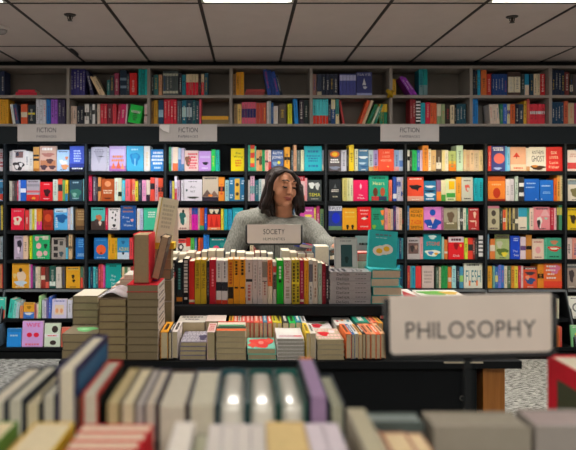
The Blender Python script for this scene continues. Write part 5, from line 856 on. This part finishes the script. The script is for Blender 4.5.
far_book('nearest cream-edged book with reddish cover line, right of the tall one', 366, 380, 431, 'b06850', 'ead4ac'); far_book('nearest cream-edged book, second right of the tall one', 380.6, 405, 432, 'c08868', 'f0d8ac'); far_book('nearest cream-edged book beside the grey cover-out book', 405.6, 421, 433, 'c89878', 'f0d8ac')
# thick cover-out books at lower right
def cover_out(lb, px0, px1, ytop, Yn, T_, hx, front, page):
    x0, x1 = XA(px0, Yn), XA(px1, Yn); make_book(lb, 'thick grey cover-out books at lower right', (x0, Yn, NB), X_, Z_, None, x1-x0, ZA(ytop, Yn)-NB, T_, hx, front=front, page=page, over=.002)
for lb, a, b, yt, Yn, T_, hx, fr, pg in (('thick grey foreground book facing out, left of the red book', 434, 531, 427, .78, .055, 'a09888', 'T .5 .75 .7 .12 78706c 1;r .5 .2 .9 .1 8c8478', 'a8a090'), ('thick grey foreground book facing out in the lower right corner', 536, 630, 426, .78, .06, 'a49c94', 'T .5 .75 .7 .12 807874 1', 'b8a8a4'), ('dark teal-grey foreground book facing out behind the cream-edged ones', 368, 424, 422, .80, .035, '586460', 'r .5 .8 .9 .2 78847c', '889490')):
    x0, x1 = XA(a, Yn), XA(b, Yn); z1 = ZA(yt, Yn)
    # front cover towards the camera: local z = -Y
    make_book(lb, 'thick grey cover-out books at lower right', (x0, Yn+T_, NB), X_, Z_, None, x1-x0, z1-NB, T_, hx, front=fr, page=pg, over=.002, mat='gloss')
# red book at the right edge
make_book('big red book with a dark olive panel at the right edge', GN, (.592, 1.13, NB), -Y_, Z_, -X_, .26, ZA(355, 1.13)-NB, .052, 'e41c32', front='r .56 .42 .84 .84 50543c', page='ece0c8', over=.003)
# PHILOSOPHY sign
Y = 1.02; r = empty('table_sign', (XA(467, Y), Y, NT)); tag(r, 'large blurred PHILOSOPHY sign in a black frame on a post', 'sign')
xc = XA(470.5, Y); zc = ZA(326, Y); T = Matrix.Translation((-XA(467, Y), -Y, -NT)) @ Matrix.Translation((xc, Y, zc)) @ Matrix.Rotation(-.018, 4, 'Y') @ Matrix.Translation((-xc, -Y, -zc))
sign_panel(r, T, Y, XA(384, Y), XA(557, Y), ZA(358.5, Y), ZA(295, Y), .0085, [('PHILOSOPHY', .5, .47, .75, .28, lin('484440'))], lin('f0e2d4', 1.0), .013)
q = MB(); q.M = Matrix.Translation((-XA(467, Y), -Y, -NT)); q.box(XA(464, Y), XA(471, Y), Y-.002, Y+.002, NT+.004, ZA(359, Y), lin('202426')); q.build('post', M['metal'], r)
q = MB(); q.M = Matrix.Translation((-XA(467, Y), -Y, -NT)); q.box(XA(467, Y)-.05, XA(467, Y)+.05, Y-.04, Y+.04, NT+.0003, NT+.004, lin('202426')); q.build('foot', M['metal'], r)

# ---------------- the woman ----------------
def solid(mb, name, mat, parent, voxel=.006, smooth=4, colour=None):
    o = mb.build('tmp', mat)
    md = o.modifiers.new('r', 'REMESH'); md.mode = 'VOXEL'; md.voxel_size = voxel; md.use_smooth_shade = True
    s = o.modifiers.new('s', 'SMOOTH'); s.factor = .5; s.iterations = smooth
    bpy.context.view_layer.update()
    me = bpy.data.meshes.new_from_object(o.evaluated_get(bpy.context.evaluated_depsgraph_get()))
    me.materials.clear(); me.materials.append(mat); bpy.data.objects.remove(o)
    me.polygons.foreach_set('use_smooth', [True]*len(me.polygons)); me.name = name
    n = bpy.data.objects.new(name, me); COL.objects.link(n); n.parent = parent; return n
def solidmat(name, hx, rough, spec, scale, bump, stretch=(1, 1, 1), var=.12, sss=0):
    mm, nt, b = nmat(name, rough, spec); c = lin(hx)
    tc = nt.nodes.new('ShaderNodeTexCoord'); mp = nt.nodes.new('ShaderNodeMapping'); mp.inputs['Scale'].default_value = stretch
    n = nt.nodes.new('ShaderNodeTexNoise'); n.inputs['Scale'].default_value = scale; n.inputs['Detail'].default_value = 3
    rp = nt.nodes.new('ShaderNodeValToRGB'); rp.color_ramp.elements[0].position = .35; rp.color_ramp.elements[1].position = .65
    rp.color_ramp.elements[0].color = dim(c, 1-var); rp.color_ramp.elements[1].color = dim(c, 1+var)
    nt.links.new(tc.outputs['Object'], mp.inputs[0]); nt.links.new(mp.outputs[0], n.inputs['Vector']); nt.links.new(n.outputs[0], rp.inputs[0]); nt.links.new(rp.outputs[0], b.inputs['Base Color'])
    bp = nt.nodes.new('ShaderNodeBump'); bp.inputs['Strength'].default_value = bump; bp.inputs['Distance'].default_value = .003; nt.links.new(n.outputs[0], bp.inputs['Height']); nt.links.new(bp.outputs[0], b.inputs['Normal'])
    if sss: b.inputs['Subsurface Weight'].default_value = sss; b.inputs['Subsurface Radius'].default_value = (.01, .004, .002); b.inputs['Subsurface Scale'].default_value = 1
    return mm
SKIN = solidmat('skin_tone', 'd0916f', .5, .35, 60, .03, var=.03); KNIT = solidmat('knit', '92928a', .92, .1, 110, 1.0, (1.6, 1.6, .5), .28)
HAIRM = solidmat('dark_hair', '231510', .42, .35, 55, 1.0, (3, 3, .25), .6); TROU = solidmat('trousers', '1c2028', .85, .2, 200, .2); SHOE = solidmat('shoes', '141414', .4, .4, 30, .05); LIP = solidmat('lip', 'a85850', .4, .4, 80, .05, var=.04); INK = solidmat('lash', '1c1210', .5, .3, 50, .02)
wo = empty('person', (XA(284, 3.6), 3.6, 0)); tag(wo, 'woman with long dark hair and grey sweater, glancing right behind the SOCIETY books', 'person')
WT = Matrix.Translation((-XA(284, 3.6), -3.6, 0)); C0 = P(282.2, 184.6, 3.55)
HR = Matrix.Rotation(math.radians(26), 3, 'Z') @ Matrix.Rotation(math.radians(9), 3, 'X') @ Matrix.Rotation(math.radians(4), 3, 'Y')
def hd(x, y, z): return C0+HR @ Vector((x, y, z))
b = MB(); b.M = WT; cc = (1, 1, 1, 1)
def he(x, y, z, rx, ry, rz, mb=b): mb.ell(hd(x, y, z), (rx, ry, rz), cc, HR)
he(0, .012, .010, .072, .088, .072); he(0, -.013, .030, .060, .067, .052); he(0, -.016, -.024, .067, .070, .084); he(0, -.030, -.080, .049, .044, .036); he(0, -.066, -.104, .020, .018, .016)
for s in (-1, 1):
    he(s*.038, -.052, -.036, .027, .024, .030); he(s*.028, -.080, .027, .024, .010, .007); he(s*.03, -.079, .004, .015, .010, .009); he(s*.010, -.096, -.036, .008, .009, .007); he(s*.040, -.03, -.07, .016, .03, .022)
    he(s*.074, .01, -.01, .008, .018, .028)
b.tube([hd(0, -.082, .018), hd(0, -.094, -.006), hd(0, -.104, -.028)], [.008, .009, .011], cc); he(0, -.104, -.032, .0115, .011, .010); he(0, -.086, -.066, .019, .010, .014)
ZS = 3.60
b.tube([hd(0, .022, -.03), P(284, 208, 3.59), P(283.5, 216, ZS), P(283, 222, ZS)], [.055, .05, .055, .075], cc, 16)
hip = (XA(281, ZS), ZS, .90)
b.tube([P(283, 220, ZS), P(282, 232, ZS), (XA(281, ZS), ZS, 1.16), (XA(281, ZS), ZS, 1.0), hip, (hip[0], ZS, .84)], [.08, .125, .115, .12, .14, .10], cc, 18)
SHL = P(247, 227, ZS); SHR = P(305, 231, ZS); ELL = P(228, 264, 3.56); HAL = Vector((XA(228, 3.5), 3.54, .98)); ELR = Vector((.425, 3.50, 1.195)); HAR = Vector((.478, 3.37, 1.185))
def arm(mb, a, e, h, r0, r1, r2, end=1.0): mb.tube([a, a.lerp(e, .5), e, e.lerp(h, .5), e.lerp(h, end)], [r0, (r0+r1)/2, r1, (r1+r2)/2, r2], cc, 14)
b.tube([SHL, P(283, 227, ZS), SHR], [.045, .05, .045], cc, 14); arm(b, SHL, ELL, HAL, .045, .038, .025); arm(b, SHR, ELR, HAR, .045, .038, .025)
def hand(mb, w_, d, n, curl, s=1, thumb=1):
    """w_: wrist, d: direction of the fingers, n: back-of-hand normal"""
    d = Vector(d).normalized(); n = Vector(n); n = (n-d*n.dot(d)).normalized(); sd = d.cross(n)*thumb
    mb.tube([w_-d*.02, w_+d*.03, w_+d*.075], [.023, .028, .026], cc, 12)
    for i, (off, L_, rr_) in enumerate(((.027, .070, .0085), (.009, .078, .009), (-.009, .072, .0085), (-.026, .057, .0075))):
        p = w_+d*.07+sd*off; pts = [p-d*.02, p]; a = 0; q_ = p
        for sg in (.45, .32, .26): a += curl; q_ = q_+(d*math.cos(a)-n*math.sin(a))*L_*sg; pts.append(q_)
        mb.tube(pts, [rr_, rr_, rr_*.95, rr_*.9, rr_*.75], cc, 8)
    p = w_+d*.015+sd*.024; mb.tube([p, p+d*.03+sd*.022-n*.008, p+d*.058+sd*.030-n*.018], [.012, .010, .008], cc, 8)
hand(b, HAR, (.5, -.65, -.38), (0, -.3, 1), .2, thumb=-1); hand(b, HAL, (.1, -.15, -1), (-1, -.2, 0), .2)
for s in (-1, 1):
    hx_ = hip[0]+s*.085; b.tube([(hx_, ZS, .88), (hx_, ZS-.01, .68), (hx_, ZS-.01, .48), (hx_+s*.01, ZS+.01, .25), (hx_+s*.01, ZS+.02, .08)], [.085, .07, .052, .048, .034], cc, 14)
    b.tube([(hx_+s*.01, ZS+.04, .05), (hx_+s*.01, ZS-.05, .04), (hx_+s*.015, ZS-.13, .03)], [.035, .035, .024], cc, 10)
solid(b, 'body', SKIN, wo, .0055, 3)
# sweater
b = MB(); b.M = WT
b.tube([P(283, 219.5, ZS), P(282.5, 226, ZS), P(282, 236, ZS), (XA(281, ZS), ZS, 1.14), (XA(281, ZS), ZS, 1.0), (XA(281, ZS), ZS, .92)], [.066, .11, .145, .14, .15, .16], cc, 22)
b.ell(P(282, 236, ZS), (.185, .125, .12), cc)
SL = P(246, 223, ZS); SR = P(307, 228.5, ZS)
for p_, r_0 in ((SL, .075), (SR, .069), (ELL, .06), (ELR, .062)): b.ell(p_, (r_0, r_0, r_0), cc)
b.tube([SL, P(258, 219.5, ZS), P(270, 224, ZS), P(283, 229, ZS), P(297, 227, ZS), SR], [.072, .072, .066, .064, .065, .068], cc, 16)
b.tube([SL, SL.lerp(ELL, .5), ELL, ELL.lerp(HAL, .5), ELL.lerp(HAL, .93)], [.072, .066, .06, .052, .04], cc, 16)
b.tube([SR, SR.lerp(ELR, .5), ELR, ELR.lerp(HAR, .5), ELR.lerp(HAR, .88)], [.070, .070, .062, .052, .038], cc, 16)
for t in (.25, .45, .65, .85):
    for A, B_ in ((SR, ELR), (ELR, HAR), (SL, ELL)):
        p = A.lerp(B_, t); dd = (B_-A).normalized(); rad = .066-.01*t+(0 if A is not ELR else -.012)
        b.tube([p+Vector((-rad*.8, -rad*.5, -.01)), p+Vector((0, -rad*1.0, .0)), p+Vector((rad*.8, -rad*.5, .02))], [.006, .010, .006], cc, 8)
b.tube([P(283.5, 215.5, ZS-.01)+Vector((.066*math.cos(q*math.pi/12), .058*math.sin(q*math.pi/12), -.012-.012*math.sin(-q*math.pi/12))) for q in range(25)], .0105, cc, 10)
solid(b, 'sweater', KNIT, wo, .007, 3)
b = MB(); b.M = WT
b.tube([(hip[0], ZS, .97), (hip[0], ZS, .86)], [.15, .155], cc, 20)
for s in (-1, 1):
    hx_ = hip[0]+s*.085; b.tube([(hx_, ZS, .90), (hx_, ZS-.01, .68), (hx_, ZS-.01, .48), (hx_+s*.01, ZS+.01, .25), (hx_+s*.01, ZS+.02, .08)], [.098, .085, .068, .062, .058], cc, 16)
solid(b, 'trousers', TROU, wo, .009, 3)
for s in (-1, 1):
    b = MB(); b.M = WT; hx_ = hip[0]+s*.085; b.tube([(hx_+s*.01, ZS+.055, .045), (hx_+s*.01, ZS-.05, .042), (hx_+s*.015, ZS-.15, .034)], [.043, .042, .032], cc, 12); b.ell((hx_+s*.01, ZS+.03, .06), (.045, .05, .055), cc); solid(b, 'shoe', SHOE, wo, .007, 3)
# hair
b = MB(); b.M = WT
b.ell(hd(0, .036, .022), (.084, .090, .080), cc, HR); b.ell(hd(0, .050, -.03), (.080, .066, .10), cc, HR)
def lock(pts, r0): b.tube([P(*p) for p in pts], r0, cc, 10)
lock([(284.5, 170.5, 3.50), (276, 173.5, 3.47), (271, 182, 3.47), (269.5, 194, 3.48), (264.5, 206, 3.49), (262, 213.5, 3.51)], [.012, .020, .018, .020, .022, .009])
lock([(282, 171, 3.54), (272, 177, 3.53), (268.5, 188, 3.54), (265, 199, 3.55), (259.5, 209, 3.55)], [.02, .026, .028, .028, .010])
lock([(272, 190, 3.50), (269, 202, 3.50), (266, 211, 3.50), (270, 217, 3.49)], [.018, .022, .022, .008])
lock([(272, 195, 3.58), (270, 207, 3.57), (274, 216, 3.54)], [.035, .03, .012])
lock([(286, 170.5, 3.49), (292, 172.5, 3.47), (296.8, 180, 3.49), (298, 190, 3.53), (299.5, 203, 3.55), (303.5, 213, 3.55)], [.010, .013, .011, .014, .020, .008])
lock([(289, 172, 3.55), (297, 180, 3.57), (299, 195, 3.59), (300, 208, 3.58), (297, 215, 3.55)], [.02, .022, .024, .024, .010])
lock([(293, 190, 3.62), (293, 203, 3.63), (292, 214, 3.62)], [.03, .035, .015])
lock([(284, 172, 3.62), (284, 190, 3.67), (284, 206, 3.67), (284, 216, 3.66)], [.05, .06, .06, .03])
for i in range(16):
    t = i/15; x = 264+t*40; 
    if 274 < x < 294: Yh = 3.66
    else: Yh = 3.52
    lock([(283+(x-283)*.6, 180, Yh+.03), (283+(x-283)*.85, 196, Yh), (x+rr.uniform(-1, 1), 211+rr.uniform(-2, 4), Yh)], [.012, .012, .004]) if Yh > 3.6 else lock([(283+(x-283)*.88, 186, Yh+.03), (283+(x-283)*.93, 199, Yh+.01), (x+rr.uniform(-1, 1), 211+rr.uniform(-2, 5), Yh)], [.010, .011, .004])
solid(b, 'hair', HAIRM, wo, .005, 2)
# face details
for s in (-1, 1):
    b = MB(); b.M = WT; b.tube([hd(s*.013, -.0955, .031), hd(s*.027, -.0945, .037), hd(s*.041, -.085, .035), hd(s*.049, -.074, .028)], [.0026, .0042, .0038, .0016], cc, 6); b.build('eyebrow', INK, wo, smooth=True)
    b = MB(); b.M = WT; b.tube([hd(s*.017, -.0885, -.002), hd(s*.024, -.0925, -.0035), hd(s*.033, -.0905, -.004), hd(s*.043, -.083, -.001)], [.0022, .0050, .0052, .0028], cc, 6); b.build('eyelashes', INK, wo, smooth=True)
    b = MB(); b.M = WT; b.ell(hd(s*.0065, -.1085, -.0405), (.0032, .004, .002), cc, HR); b.build('nostril', INK, wo, smooth=True)
b = MB(); b.M = WT; b.tube([hd(-.028, -.076, -.0605), hd(-.010, -.0955, -.0600), hd(0, -.0965, -.0612), hd(.010, -.0955, -.0600), hd(.028, -.076, -.0605)], [.0012, .0042, .0045, .0042, .0012], cc, 8)
b.tube([hd(-.021, -.083, -.0650), hd(-.008, -.0945, -.0695), hd(.008, -.0945, -.0695), hd(.021, -.083, -.0650)], [.0012, .0055, .0055, .0012], cc, 8); b.build('lips', LIP, wo, smooth=True)
